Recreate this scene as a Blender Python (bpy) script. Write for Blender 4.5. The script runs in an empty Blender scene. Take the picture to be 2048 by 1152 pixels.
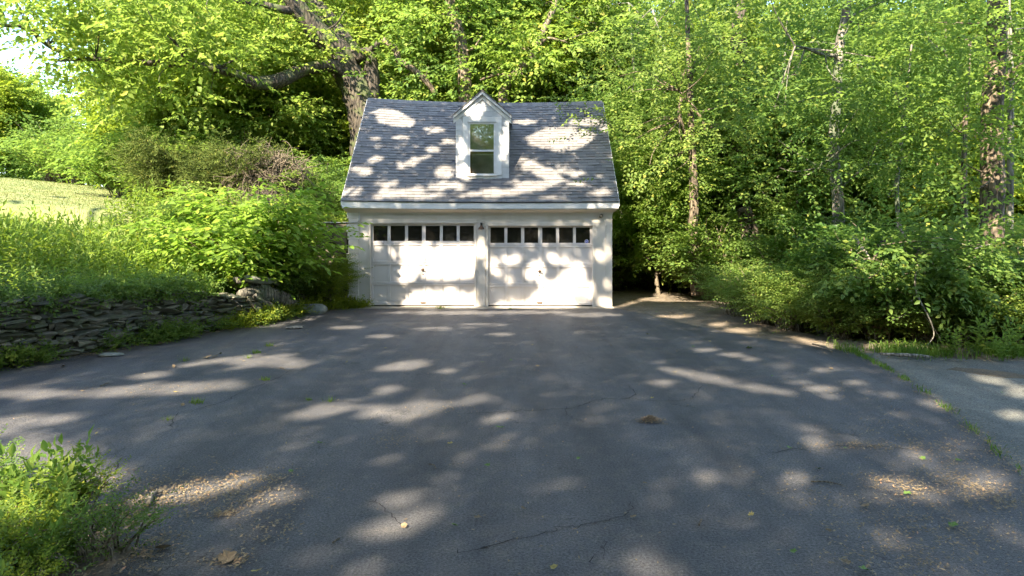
import bpy, bmesh, math, random
import numpy as np
from mathutils import Vector
S = bpy.context.scene
COL = S.collection
random.seed(7)
RNG = np.random.default_rng(11)

# ------------------------------------------------------------------ camera, sky, sun, exposure
FPX = 1365.0                     # focal length in photo pixels (2048 wide)
CAM_H, HOR = 2.0, 459.0          # eye height and horizon row
cam_d = bpy.data.cameras.new('camera'); cam = bpy.data.objects.new('camera', cam_d)
COL.objects.link(cam); S.camera = cam
cam.location = (0, 0, CAM_H); cam.rotation_euler = (math.radians(90), 0, 0)
cam_d.sensor_width = 36; cam_d.lens = FPX / 2048 * 36
cam_d.shift_y = -(576 - HOR) / 2048; cam_d.clip_start = 0.05; cam_d.clip_end = 2000

TO_SUN = Vector((-0.44, -0.90, 0.84)).normalized()
EL = math.asin(TO_SUN.z); AZ = math.atan2(TO_SUN.x, TO_SUN.y)
W = bpy.data.worlds.new('World'); S.world = W; W.use_nodes = True
nt = W.node_tree; nt.nodes.clear()
wo = nt.nodes.new('ShaderNodeOutputWorld'); bg = nt.nodes.new('ShaderNodeBackground')
sky = nt.nodes.new('ShaderNodeTexSky'); sky.sky_type = 'NISHITA'; sky.sun_disc = False
sky.sun_elevation = EL; sky.sun_rotation = AZ; sky.dust_density = .6; sky.air_density = 1.0; sky.ozone_density = 3.0
tc = nt.nodes.new('ShaderNodeTexCoord'); mp = nt.nodes.new('ShaderNodeMapping'); mp.inputs['Scale'].default_value = (1.3, 1.3, 3.4)
mp.inputs['Location'].default_value = (0.35, 0.1, 0.2)
ns = nt.nodes.new('ShaderNodeTexNoise'); ns.inputs['Scale'].default_value = 2.2; ns.inputs['Detail'].default_value = 7; ns.inputs['Roughness'].default_value = .58
cr = nt.nodes.new('ShaderNodeValToRGB'); cr.color_ramp.elements[0].position = .50; cr.color_ramp.elements[1].position = .74
mx = nt.nodes.new('ShaderNodeMix'); mx.data_type = 'RGBA'
nt.links.new(tc.outputs['Generated'], mp.inputs[0]); nt.links.new(mp.outputs[0], ns.inputs[0])
nt.links.new(ns.outputs[0], cr.inputs[0]); nt.links.new(cr.outputs[0], mx.inputs[0])
nt.links.new(sky.outputs[0], mx.inputs[6]); mx.inputs[7].default_value = (4.6, 4.8, 5.2, 1)
nt.links.new(mx.outputs[2], bg.inputs[0]); bg.inputs[1].default_value = 0.13
nt.links.new(bg.outputs[0], wo.inputs[0])

sun_d = bpy.data.lights.new('sun', 'SUN'); sun = bpy.data.objects.new('sun', sun_d); COL.objects.link(sun)
sun_d.energy = 4.0; sun_d.angle = math.radians(0.7); sun_d.color = (1.0, .87, .69)
sun.rotation_euler = (-TO_SUN).to_track_quat('-Z', 'Y').to_euler()
S.view_settings.view_transform = 'Standard'; S.view_settings.look = 'None'
S.view_settings.exposure = 2.75; S.view_settings.gamma = 1.0; S.view_settings.use_curve_mapping = False
S.render.engine = 'CYCLES'
c = S.cycles
c.max_bounces = 7; c.diffuse_bounces = 4; c.glossy_bounces = 3; c.transmission_bounces = 5; c.transparent_max_bounces = 6
c.use_denoising = True; c.use_adaptive_sampling = True; c.adaptive_threshold = 0.015
c.sample_clamp_indirect = 6; c.caustics_reflective = False; c.caustics_refractive = False
c.blur_glossy = 0.0

# ------------------------------------------------------------------ helpers
def P(x, y, D):
    """photo pixel at distance D -> world point"""
    return Vector(((x - 1024) / FPX * D, D, CAM_H + (HOR - y) / FPX * D))
def G(x, y, z=0.0):
    """photo pixel on a level ground plane -> world point"""
    D = (CAM_H - z) * FPX / (y - HOR)
    return Vector(((x - 1024) / FPX * D, D, z))
def link(o, parent=None):
    COL.objects.link(o)
    if parent is not None:
        o.parent = parent
    return o
def tag(o, label=None, cat=None, group=None, kind=None):
    if label: o['label'] = label
    if cat: o['category'] = cat
    if group: o['group'] = group
    if kind: o['kind'] = kind
    return o
def empty(name, loc, label, cat, group=None, rz=0):
    o = bpy.data.objects.new(name, None); o.empty_display_size = .1
    link(o); o.location = loc; o.rotation_euler = (0, 0, rz)
    return tag(o, label, cat, group)
def npmesh(name, V, F, mat=None, smooth=False):
    V = np.asarray(V, dtype=np.float32); F = np.asarray(F, dtype=np.int32)
    me = bpy.data.meshes.new(name)
    me.vertices.add(len(V)); me.vertices.foreach_set('co', V.ravel())
    k = F.shape[1]
    me.loops.add(F.size); me.loops.foreach_set('vertex_index', F.ravel())
    me.polygons.add(len(F)); me.polygons.foreach_set('loop_start', np.arange(0, F.size, k, dtype=np.int32))
    if smooth: me.polygons.foreach_set('use_smooth', np.ones(len(F), dtype=bool))
    me.update(calc_edges=True)
    if mat is not None: me.materials.append(mat)
    return me
def obj(name, me, parent=None, loc=(0, 0, 0)):
    o = bpy.data.objects.new(name, me); link(o, parent); o.location = loc
    return o

class MB:
    """collects boxes, prisms and tubes in plain lists and links them as one mesh"""
    def __init__(s): s.v = []; s.f = []
    def box(s, x0, x1, y0, y1, z0, z1):
        b = len(s.v)
        s.v += [(x0, y0, z0), (x1, y0, z0), (x1, y1, z0), (x0, y1, z0), (x0, y0, z1), (x1, y0, z1), (x1, y1, z1), (x0, y1, z1)]
        for q in ((0, 3, 2, 1), (4, 5, 6, 7), (0, 1, 5, 4), (1, 2, 6, 5), (2, 3, 7, 6), (3, 0, 4, 7)):
            s.f.append(tuple(b + i for i in q))
        return s
    def hexa(s, pts):
        b = len(s.v); s.v += [tuple(p) for p in pts]
        for q in ((0, 3, 2, 1), (4, 5, 6, 7), (0, 1, 5, 4), (1, 2, 6, 5), (2, 3, 7, 6), (3, 0, 4, 7)):
            s.f.append(tuple(b + i for i in q))
        return s
    def prism(s, poly, y0, y1):
        """polygon in x,z extruded along y"""
        b = len(s.v); n = len(poly)
        s.v += [(x, y0, z) for x, z in poly] + [(x, y1, z) for x, z in poly]
        s.f.append(tuple(b + i for i in range(n))); s.f.append(tuple(b + n + i for i in reversed(range(n))))
        for i in range(n):
            j = (i + 1) % n; s.f.append((b + i, b + n + i, b + n + j, b + j))
        return s
    def tube(s, pts, rad, sides=8, cap=True, wob=0.0, sub=4, seed=0):
        P_, R_ = smooth_path(pts, rad, sub)
        V, F = tube_np(P_, R_, sides, wob, seed)
        b = len(s.v); s.v += [tuple(v) for v in V]; s.f += [tuple(int(i) + b for i in f) for f in F]
        if cap:
            s.f.append(tuple(b + i for i in reversed(range(sides)))); n = len(V) - sides
            s.f.append(tuple(b + n + i for i in range(sides)))
        return s
    def build(s, name, mat, parent=None, loc=(0, 0, 0), smooth=False, bevel=0):
        me = bpy.data.meshes.new(name); me.from_pydata(s.v, [], s.f); me.update()
        if smooth: me.polygons.foreach_set('use_smooth', [True] * len(me.polygons))
        me.materials.append(mat)
        o = obj(name, me, parent, loc)
        if bevel:
            m = o.modifiers.new('b', 'BEVEL'); m.width = bevel; m.segments = 1; m.limit_method = 'ANGLE'
        return o
def smooth_path(pts, rad, sub=4):
    p = np.array([tuple(q) for q in pts], float); r = np.array(rad, float)
    if len(r) != len(p): r = np.interp(np.linspace(0, 1, len(p)), np.linspace(0, 1, len(r)), r)
    if len(p) < 3 or sub <= 1: return p, r
    e = np.vstack([2 * p[0] - p[1], p, 2 * p[-1] - p[-2]])
    out, ro = [], []
    for i in range(len(p) - 1):
        a, b, c_, d = e[i], e[i + 1], e[i + 2], e[i + 3]
        for k in range(sub):
            t = k / sub
            out.append(.5 * ((2 * b) + (-a + c_) * t + (2 * a - 5 * b + 4 * c_ - d) * t * t + (-a + 3 * b - 3 * c_ + d) * t ** 3))
            ro.append(r[i] * (1 - t) + r[i + 1] * t)
    out.append(p[-1]); ro.append(r[-1])
    return np.array(out), np.array(ro)
def tube_np(p, r, sides=8, wob=0.0, seed=0):
    n = len(p); T = np.gradient(p, axis=0); T /= np.linalg.norm(T, axis=1, keepdims=True) + 1e-9
    ref = np.array([0.31, 0.93, 0.2]) if abs(T[0][2]) > .8 else np.array([0., 0., 1.])
    A = np.cross(T, ref); A /= np.linalg.norm(A, axis=1, keepdims=True) + 1e-9
    B = np.cross(T, A)
    a = np.linspace(0, 2 * math.pi, sides, endpoint=False)
    rr = r[:, None] * np.ones(sides)
    if wob:
        g = np.random.default_rng(seed)
        lobes = 1 + wob * g.normal(size=sides)[None, :] * (.6 + .4 * np.sin(np.linspace(0, 6, n) + g.uniform(0, 6)))[:, None]
        rr = rr * lobes * (1 + wob * .5 * g.normal(size=(n, sides)))
    V = p[:, None, :] + rr[:, :, None] * (np.cos(a)[None, :, None] * A[:, None, :] + np.sin(a)[None, :, None] * B[:, None, :])
    i = np.arange(n - 1)[:, None] * sides; j = np.arange(sides)[None, :]; k = (j + 1) % sides
    F = np.stack([i + j, i + k, i + sides + k, i + sides + j], -1).reshape(-1, 4)
    return V.reshape(-1, 3), F
def sstep(a, b, x): t = np.clip((x - a) / (b - a), 0, 1); return t * t * (3 - 2 * t)

# ------------------------------------------------------------------ materials
def newmat(name):
    m = bpy.data.materials.new(name); m.use_nodes = True
    n = m.node_tree; b = n.nodes['Principled BSDF']; return m, n, b
def N(n, t, **kw):
    x = n.nodes.new(t)
    for k, v in kw.items():
        if k in x.inputs: x.inputs[k].default_value = v
        else: setattr(x, k, v)
    return x
def ramp(n, stops, src):
    r = n.nodes.new('ShaderNodeValToRGB'); e = r.color_ramp.elements
    while len(e) < len(stops): e.new(.5)
    for i, (p, col) in enumerate(stops):
        e[i].position = p; e[i].color = (*col, 1) if len(col) == 3 else col
    n.links.new(src, r.inputs[0]); return r
def mixc(n, fac, a, b, mode='MIX'):
    m = n.nodes.new('ShaderNodeMix'); m.data_type = 'RGBA'; m.blend_type = mode
    for s, v in ((m.inputs[0], fac), (m.inputs[6], a), (m.inputs[7], b)):
        if hasattr(v, 'links') or isinstance(v, bpy.types.NodeSocket): n.links.new(v, s)
        elif isinstance(v, (int, float)): s.default_value = v
        else: s.default_value = (*v, 1)
    return m.outputs[2]
def bump(n, b, src, strength=.3, dist=.01):
    k = N(n, 'ShaderNodeBump'); k.inputs['Strength'].default_value = strength; k.inputs['Distance'].default_value = dist
    n.links.new(src, k.inputs['Height']); n.links.new(k.outputs[0], b.inputs['Normal']); return k
def coords(n, scale=(1, 1, 1), obj_=True):
    t = N(n, 'ShaderNodeTexCoord'); m = N(n, 'ShaderNodeMapping'); m.inputs['Scale'].default_value = scale
    if obj_: n.links.new(t.outputs['Object'], m.inputs[0])
    else:
        g = N(n, 'ShaderNodeNewGeometry'); n.links.new(g.outputs['Position'], m.inputs[0])
    return m.outputs[0]
def noise(n, vec, scale, detail=4, rough=.55):
    k = N(n, 'ShaderNodeTexNoise'); k.inputs['Scale'].default_value = scale; k.inputs['Detail'].default_value = detail
    k.inputs['Roughness'].default_value = rough; n.links.new(vec, k.inputs[0]); return k.outputs[0]

def leaf_mat(name, a, b, trans, tf=.38, rough=.55):
    m, n, p = newmat(name)
    g = N(n, 'ShaderNodeNewGeometry'); oi = N(n, 'ShaderNodeObjectInfo')
    r = ramp(n, [(0, a), (.55, tuple((x + y) / 2 for x, y in zip(a, b))), (.93, b), (1, (b[0] * 1.5, b[1] * 1.1, b[2]))], g.outputs['Random Per Island'])
    hs = N(n, 'ShaderNodeHueSaturation'); n.links.new(r.outputs[0], hs.inputs['Color'])
    mr = N(n, 'ShaderNodeMapRange'); mr.inputs[3].default_value = .475; mr.inputs[4].default_value = .515; n.links.new(oi.outputs['Random'], mr.inputs[0])
    n.links.new(mr.outputs[0], hs.inputs['Hue'])
    mv = N(n, 'ShaderNodeMapRange'); mv.inputs[3].default_value = 1.12; mv.inputs[4].default_value = .82; n.links.new(oi.outputs['Random'], mv.inputs[0])
    n.links.new(mv.outputs[0], hs.inputs['Value'])
    n.links.new(hs.outputs[0], p.inputs['Base Color']); p.inputs['Roughness'].default_value = rough
    p.inputs['Specular IOR Level'].default_value = .22
    t = N(n, 'ShaderNodeBsdfTranslucent')
    tcn = mixc(n, .5, hs.outputs[0], trans); n.links.new(tcn, t.inputs[0])
    ms = N(n, 'ShaderNodeMixShader'); ms.inputs[0].default_value = tf
    n.links.new(p.outputs[0], ms.inputs[1]); n.links.new(t.outputs[0], ms.inputs[2])
    n.links.new(ms.outputs[0], n.nodes['Material Output'].inputs[0]); return m
def bark_mat(name, a, b, sc=6, strength=.8, moss=None):
    m, n, p = newmat(name); v = coords(n, (1, 1, .22), False)
    k = noise(n, v, sc * 2.2, 6, .65); vo = N(n, 'ShaderNodeTexVoronoi'); vo.feature = 'DISTANCE_TO_EDGE'; vo.inputs['Scale'].default_value = sc * 1.6
    n.links.new(v, vo.inputs[0])
    r = ramp(n, [(.25, a), (.75, b)], k)
    out = mixc(n, ramp(n, [(0, (0, 0, 0)), (.18, (1, 1, 1))], vo.outputs[0]).outputs[0], tuple(x * .45 for x in a), r.outputs[0])
    if moss:
        k2 = noise(n, coords(n, (1, 1, 1), False), 1.8, 4); out = mixc(n, ramp(n, [(.5, (0, 0, 0)), (.62, (1, 1, 1))], k2).outputs[0], out, moss)
    n.links.new(out, p.inputs['Base Color']); p.inputs['Roughness'].default_value = .9
    ad = N(n, 'ShaderNodeMath', operation='ADD'); n.links.new(k, ad.inputs[0]); n.links.new(vo.outputs[0], ad.inputs[1])
    bump(n, p, ad.outputs[0], strength, .04); return m
def paint_mat(name, base, dirt, sc=3.0, amt=.5, streak=False, per_obj=.06):
    m, n, p = newmat(name); v = coords(n, (1, 1, .25) if streak else (1, 1, 1), False)
    k = noise(n, v, sc, 6, .65); f = noise(n, coords(n, (1, 1, 1), False), 60, 3)
    r = ramp(n, [(.45, (0, 0, 0)), (.80, (amt, amt, amt))], k)
    oi = N(n, 'ShaderNodeObjectInfo'); base2 = tuple(x * (1 - per_obj) for x in base)
    o = mixc(n, oi.outputs['Random'], base, base2)
    o = mixc(n, r.outputs[0], o, dirt)
    n.links.new(o, p.inputs['Base Color']); p.inputs['Roughness'].default_value = .6
    bump(n, p, f, .12, .004); return m
def plain(name, col, rough=.5, metal=0, spec=.5, n_sc=20, var=.15):
    m, n, p = newmat(name); k = noise(n, coords(n, (1, 1, 1), False), n_sc, 4)
    o = mixc(n, ramp(n, [(.35, (0, 0, 0)), (.7, (1, 1, 1))], k).outputs[0], tuple(x * (1 - var) for x in col), tuple(min(1, x * (1 + var)) for x in col))
    n.links.new(o, p.inputs['Base Color']); p.inputs['Roughness'].default_value = rough; p.inputs['Metallic'].default_value = metal
    p.inputs['Specular IOR Level'].default_value = spec; return m

M = {}
M['lime'] = leaf_mat('leaf_lime', (.095, .175, .026), (.20, .275, .05), (.45, .66, .09), .45)
M['green'] = leaf_mat('leaf_green', (.075, .145, .030), (.165, .24, .048), (.34, .52, .08), .43)
M['deep'] = leaf_mat('leaf_deep', (.055, .11, .026), (.11, .18, .036), (.24, .42, .06), .40, .4)
M['olive'] = leaf_mat('leaf_olive', (.085, .135, .018), (.18, .24, .025), (.40, .54, .03), .42)
M['yellow'] = leaf_mat('leaf_yellow', (.12, .19, .02), (.23, .30, .03), (.45, .60, .04), .42)
M['shrub'] = leaf_mat('leaf_shrub', (.095, .20, .025), (.19, .30, .04), (.40, .66, .06), .45)
M['shadeleaf'] = leaf_mat('leaf_shade_tree', (.07, .10, .04), (.14, .17, .06), (.26, .30, .12), .35)
M['juniper'] = leaf_mat('needle_dark', (.045, .075, .014), (.095, .13, .022), (.08, .14, .02), .2, .85)
M['grass'] = leaf_mat('grass_blade', (.09, .17, .02), (.17, .26, .04), (.32, .50, .04), .35)
M['lawnblade'] = leaf_mat('lawn_blade', (.10, .15, .035), (.20, .22, .07), (.28, .32, .10), .3)
M['dry'] = leaf_mat('leaf_dry', (.17, .13, .07), (.38, .31, .17), (.4, .3, .14), .12, .8)
M['bark'] = bark_mat('bark_oak', (.04, .032, .023), (.115, .094, .066), 5, 1.0, (.07, .085, .03))
M['bark_dark'] = bark_mat('bark_dark', (.05, .04, .03), (.14, .11, .08), 6)
M['bark_pale'] = bark_mat('bark_pale', (.14, .125, .095), (.31, .28, .225), 5, .5, (.10, .12, .07))
M['bark_warm'] = bark_mat('bark_warm', (.10, .075, .05), (.27, .21, .14), 6)
M['twig'] = bark_mat('twig_bark', (.12, .095, .06), (.26, .21, .14), 20, .4)
M['dead'] = bark_mat('dead_wood', (.17, .155, .12), (.40, .36, .29), 10, .6)
M['drift'] = bark_mat('drift_wood', (.07, .065, .05), (.24, .22, .175), 7, 1.0, (.08, .10, .055))
M['white'] = paint_mat('white_paint', (.74, .73, .70), (.42, .39, .32), 3, .30)
M['door'] = paint_mat('door_paint', (.64, .595, .555), (.44, .38, .30), 2.5, .32, True, .03)
M['cream'] = paint_mat('cream_wall_paint', (.64, .58, .50), (.42, .38, .29), 2.2, .45, True, .03)
M['shinglewhite'] = paint_mat('dormer_shingle_paint', (.62, .62, .61), (.42, .41, .38), 9, .5, True, .12)

def asphalt(name, base, light, warm, crack=.0):
    m, n, p = newmat(name); v = coords(n, (1, 1, 1), False)
    big = noise(n, v, .55, 5, .6); mid = noise(n, v, 5, 5, .7); fine = noise(n, v, 55, 4, .85)
    vo = N(n, 'ShaderNodeTexVoronoi'); vo.inputs['Scale'].default_value = 150; n.links.new(v, vo.inputs[0])
    vs = N(n, 'ShaderNodeTexVoronoi'); vs.inputs['Scale'].default_value = 22; n.links.new(v, vs.inputs[0])
    o = mixc(n, ramp(n, [(.3, (0, 0, 0)), (.72, (1, 1, 1))], big).outputs[0], base, light)
    o = mixc(n, ramp(n, [(.5, (0, 0, 0)), (.78, (.75, .75, .75))], mid).outputs[0], o, warm)
    o = mixc(n, .85, o, ramp(n, [(.36, (.05, .05, .05)), (.66, (1, 1, 1))], fine).outputs[0], 'OVERLAY')
    tr_ = noise(n, coords(n, (1, .16, 1), False), 1.5, 4, .6); o = mixc(n, .75, o, ramp(n, [(.35, (.30, .30, .30)), (.65, (.74, .73, .70))], tr_).outputs[0], 'OVERLAY')
    st_ = noise(n, v, 1.7, 7, .72); o = mixc(n, ramp(n, [(.56, (0, 0, 0)), (.70, (.6, .6, .6))], st_).outputs[0], o, light)
    dv_ = N(n, 'ShaderNodeVectorMath', operation='ADD'); n.links.new(v, dv_.inputs[0]); nz_ = N(n, 'ShaderNodeTexNoise'); nz_.inputs['Scale'].default_value = 1.6; nz_.inputs['Detail'].default_value = 5; n.links.new(v, nz_.inputs[0]); n.links.new(nz_.outputs['Color'], dv_.inputs[1])
    vc = N(n, 'ShaderNodeTexVoronoi'); vc.feature = 'DISTANCE_TO_EDGE'; vc.inputs['Scale'].default_value = .8; n.links.new(dv_.outputs[0], vc.inputs[0])
    ck = mixc(n, 1.0, ramp(n, [(.0, (.8, .8, .8)), (.0065, (0, 0, 0))], vc.outputs['Distance']).outputs[0], ramp(n, [(.48, (0, 0, 0)), (.56, (1, 1, 1))], big).outputs[0], 'MULTIPLY')
    o = mixc(n, ck, o, (.015, .015, .015))
    sp = ramp(n, [(.0, (1, 1, 1)), (.16, (0, 0, 0))], vs.outputs['Distance'])
    cs = mixc(n, .5, vs.outputs['Color'], vs.outputs['Color'])
    sel = ramp(n, [(.72, (0, 0, 0)), (.76, (.85, .85, .85))], vs.outputs['Color'])
    k = mixc(n, 1.0, sp.outputs[0], sel.outputs[0], 'MULTIPLY')
    o = mixc(n, k, o, (.28, .26, .21))
    n.links.new(o, p.inputs['Base Color']); p.inputs['Roughness'].default_value = .66; p.inputs['Specular IOR Level'].default_value = .5
    ad = N(n, 'ShaderNodeMath', operation='ADD'); n.links.new(fine, ad.inputs[0]); n.links.new(vo.outputs['Distance'], ad.inputs[1])
    bump(n, p, ad.outputs[0], .9, .012); return m
M['asphalt'] = asphalt('asphalt_sealed', (.062, .062, .068), (.104, .100, .099), (.155, .137, .112))
M['old'] = asphalt('asphalt_worn', (.115, .117, .10), (.155, .153, .13), (.19, .17, .13))
M['crack'] = plain('crack_dark', (.014, .014, .014), .95)
def roofmat():
    m, n, p = newmat('roof_shingle'); v = coords(n, (1, 1, 1), False)
    oi = N(n, 'ShaderNodeObjectInfo'); g = N(n, 'ShaderNodeNewGeometry')
    ad = N(n, 'ShaderNodeMath', operation='ADD'); n.links.new(oi.outputs['Random'], ad.inputs[0]); n.links.new(g.outputs['Random Per Island'], ad.inputs[1])
    fr = N(n, 'ShaderNodeMath', operation='FRACT'); n.links.new(ad.outputs[0], fr.inputs[0])
    r = ramp(n, [(0, (.104, .100, .098)), (.5, (.130, .125, .120)), (1, (.158, .152, .144))], fr.outputs[0])
    k = noise(n, v, 130, 3, .8); o = mixc(n, .6, r.outputs[0], ramp(n, [(.3, (.25, .25, .25)), (.7, (.95, .93, .9))], k).outputs[0], 'OVERLAY')
    n.links.new(o, p.inputs['Base Color']); p.inputs['Roughness'].default_value = .88; bump(n, p, k, .35, .004); return m
M['roof'] = roofmat()
M['roofedge'] = plain('roof_edge_dark', (.05, .052, .06), .7)
M['concrete'] = plain('apron_concrete', (.36, .32, .25), .85, 0, .3, 6, .3)
M['stain_conc'] = bark_mat('stained_concrete', (.13, .105, .07), (.25, .21, .14), 1.5, .5)
def stonemat():
    m, n, p = newmat('slate_stone'); v = coords(n, (1, 1, 2.5), False); oi = N(n, 'ShaderNodeObjectInfo'); g = N(n, 'ShaderNodeNewGeometry')
    ad = N(n, 'ShaderNodeMath', operation='ADD'); n.links.new(oi.outputs['Random'], ad.inputs[0]); n.links.new(g.outputs['Random Per Island'], ad.inputs[1])
    fr = N(n, 'ShaderNodeMath', operation='FRACT'); n.links.new(ad.outputs[0], fr.inputs[0])
    r = ramp(n, [(0, (.07, .06, .042)), (.35, (.13, .11, .075)), (.6, (.10, .098, .085)), (.85, (.165, .14, .10)), (1, (.24, .21, .16))], fr.outputs[0])
    k = noise(n, v, 14, 6, .7); o = mixc(n, .7, r.outputs[0], ramp(n, [(.3, (.3, .3, .3)), (.72, (.85, .85, .8))], k).outputs[0], 'OVERLAY')
    mo = noise(n, coords(n, (1, 1, 1), False), 5, 6, .75); o = mixc(n, ramp(n, [(.44, (0, 0, 0)), (.62, (.7, .7, .7))], mo).outputs[0], o, (.07, .095, .035))
    n.links.new(o, p.inputs['Base Color']); p.inputs['Roughness'].default_value = .85; bump(n, p, k, .7, .02); return m
M['stone'] = stonemat()
M['boulder'] = plain('boulder_stone', (.20, .21, .18), .8, 0, .3, 9, .3)
def groundmat():
    m, n, p = newmat('forest_ground'); v = coords(n, (1, 1, 1), False)
    at = N(n, 'ShaderNodeAttribute'); at.attribute_name = 'zone'
    k = noise(n, v, 3.5, 6, .7); f = noise(n, v, 28, 4, .75)
    dirt = ramp(n, [(.3, (.045, .036, .022)), (.55, (.11, .082, .048)), (.8, (.19, .145, .085))], f)
    green = ramp(n, [(.3, (.035, .075, .014)), (.7, (.10, .17, .03))], k)
    sp = N(n, 'ShaderNodeSeparateColor'); n.links.new(at.outputs['Color'], sp.inputs[0])
    o = mixc(n, sp.outputs[0], dirt.outputs[0], green.outputs[0])
    n.links.new(o, p.inputs['Base Color']); p.inputs['Roughness'].default_value = .95; bump(n, p, f, .8, .03); return m
M['ground'] = groundmat()
def lawnmat():
    m, n, p = newmat('lawn_turf'); v = coords(n, (1, 1, 1), False); k = noise(n, v, 1.3, 5, .7); f = noise(n, v, 40, 4, .8)
    r = ramp(n, [(.3, (.09, .13, .035)), (.5, (.17, .19, .06)), (.7, (.27, .25, .10))], k)
    o = mixc(n, .6, r.outputs[0], ramp(n, [(.3, (.3, .3, .3)), (.7, (.8, .8, .8))], f).outputs[0], 'OVERLAY')
    n.links.new(o, p.inputs['Base Color']); p.inputs['Roughness'].default_value = .95; bump(n, p, f, .8, .03); return m
M['lawn'] = lawnmat()
def dirtmat():
    m, n, p = newmat('path_dirt'); v = coords(n, (1, 1, 1), False); k = noise(n, v, 2.2, 6, .7); f = noise(n, v, 45, 4, .8)
    r = ramp(n, [(.3, (.10, .08, .055)), (.55, (.17, .135, .095)), (.8, (.24, .19, .13))], k)
    o = mixc(n, .8, r.outputs[0], ramp(n, [(.3, (.2, .2, .2)), (.7, (.8, .8, .8))], f).outputs[0], 'OVERLAY')
    n.links.new(o, p.inputs['Base Color']); p.inputs['Roughness'].default_value = .95; bump(n, p, f, .8, .02); return m
M['dirt'] = dirtmat()
m, n, p = newmat('door_glass'); p.inputs['Base Color'].default_value = (.014, .013, .010, 1); p.inputs['Roughness'].default_value = .04
p.inputs['Specular IOR Level'].default_value = .7; M['glass'] = m
k = noise(n, coords(n, (1, 1, 1), False), 3, 3); bump(n, p, k, .08, .02)
m, n, p = newmat('window_glass'); gl = N(n, 'ShaderNodeBsdfGlossy'); gl.inputs['Roughness'].default_value = .03
tr = N(n, 'ShaderNodeBsdfTransparent'); ms = N(n, 'ShaderNodeMixShader'); ms.inputs[0].default_value = .45
k = noise(n, coords(n, (1, 1, 1), False), 4, 3); kb = N(n, 'ShaderNodeBump'); kb.inputs['Strength'].default_value = .12; kb.inputs['Distance'].default_value = .02
n.links.new(k, kb.inputs['Height']); n.links.new(kb.outputs[0], gl.inputs['Normal'])
n.links.new(tr.outputs[0], ms.inputs[1]); n.links.new(gl.outputs[0], ms.inputs[2]); n.links.new(ms.outputs[0], n.nodes['Material Output'].inputs[0]); M['winglass'] = m
M['blind'] = plain('blind_beige', (.40, .35, .28), .9, 0, .5, 2.5, .5)
M['redwood'] = plain('sash_redwood', (.20, .075, .04), .6)
M['black'] = plain('black_metal', (.02, .018, .015), .45, .3)
M['bronze'] = plain('bronze_metal', (.10, .06, .035), .5, .6)
M['bulb'] = plain('frosted_bulb', (.85, .83, .76), .25)
M['greymetal'] = plain('grey_metal', (.45, .44, .41), .5, .3)
M['silver'] = plain('silver_metal', (.3, .29, .27), .35, .8)
M['blue'] = plain('sticker_blue', (.03, .05, .30), .4)
M['stickerwhite'] = plain('sticker_white', (.8, .8, .8), .4)
M['dark'] = plain('dark_interior', (.02, .018, .015), .9)
M['leafyellow'] = plain('fallen_leaf_yellow', (.34, .27, .08), .7, 0, .3, 40, .3)
M['leafgreen'] = plain('fallen_leaf_green', (.12, .20, .04), .6, 0, .3, 40, .3)
M['leaftan'] = plain('fallen_leaf_tan', (.19, .14, .08), .8, 0, .3, 40, .3)

# ------------------------------------------------------------------ terrain shape
WALL = [(-14.0, 0.5), (-11.2, 4.0), (-9.4, 7.0), (-7.65, 9.8), (-6.95, 11.1), (-6.2, 13.05), (-5.55, 14.5), (-5.35, 16.35), (-4.35, 17.45), (-4.3, 23.9), (-1.0, 26.0), (8, 40), (60, 150)]
def wall_dist(X, Y):
    """signed distance to the wall line, positive on the bank side"""
    X = np.asarray(X, float); Y = np.asarray(Y, float); best = np.full(X.shape, 1e9); sg = np.zeros(X.shape)
    for (ax, ay), (bx, by) in zip(WALL[:-1], WALL[1:]):
        dx, dy = bx - ax, by - ay; L = dx * dx + dy * dy
        t = np.clip(((X - ax) * dx + (Y - ay) * dy) / L, 0, 1)
        d = np.hypot(X - ax - t * dx, Y - ay - t * dy); cr_ = dx * (Y - ay) - dy * (X - ax)
        u = d < best; best = np.where(u, d, best); sg = np.where(u, np.sign(cr_), sg)
    return best * sg
def H(X, Y):
    X = np.asarray(X, float); Y = np.asarray(Y, float)
    d = wall_dist(X, Y)
    top = np.interp(Y, [0, 9, 13, 15, 16.6, 17.6], [1.0, .90, .68, .50, .25, .12])
    h = np.where(d > 0.18, top + .23 * np.clip(d - .2, 0, 5) + .12 * np.clip(d - 5.2, 0, 22), -.03)
    edge = 17.95 - np.clip(-5.5 - X, 0, 3) * .9; wid = .12 + np.clip(-5.5 - X, 0, 3) * .9
    up = 2.0 + .05 * np.clip(Y - 18, 0, 12) + .10 * np.clip(-X - 6, 0, 16)
    h = np.where((X < -4.3) & (d > 0), np.maximum(h, up * sstep(0, 1, (Y - edge) / wid)), h)
    back = sstep(24.0, 27, Y) * sstep(6, -5, X) * 2.3
    h = np.where((X >= -4.3) | (d <= 0), np.maximum(h, back - .03), h)
    far = sstep(45, 160, np.hypot(X, Y)) * 5
    h = np.minimum(h, 4.6) + far
    inside = (X > -4.28) & (X < 2.9) & (Y > 17.4) & (Y < 23.8)
    return np.where(inside, -.06, h)
def Hf(x, y): return float(H(np.array([x]), np.array([y]))[0])
def axis(fine0, fine1, step, lo, hi, g=1.18):
    a = list(np.arange(fine0, fine1 + 1e-6, step)); s = step; x = a[-1]
    while x < hi: s *= g; x += s; a.append(x)
    s = step; x = a[0]; b = []
    while x > lo: s *= g; x -= s; b.append(x)
    return np.array(b[::-1] + a)
xs = axis(-14, 12, .22, -420, 420); ys = axis(-1, 28, .22, -420, 500)
XX, YY = np.meshgrid(xs, ys); ZZ = H(XX, YY)
bank = wall_dist(XX, YY) > .25
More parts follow.
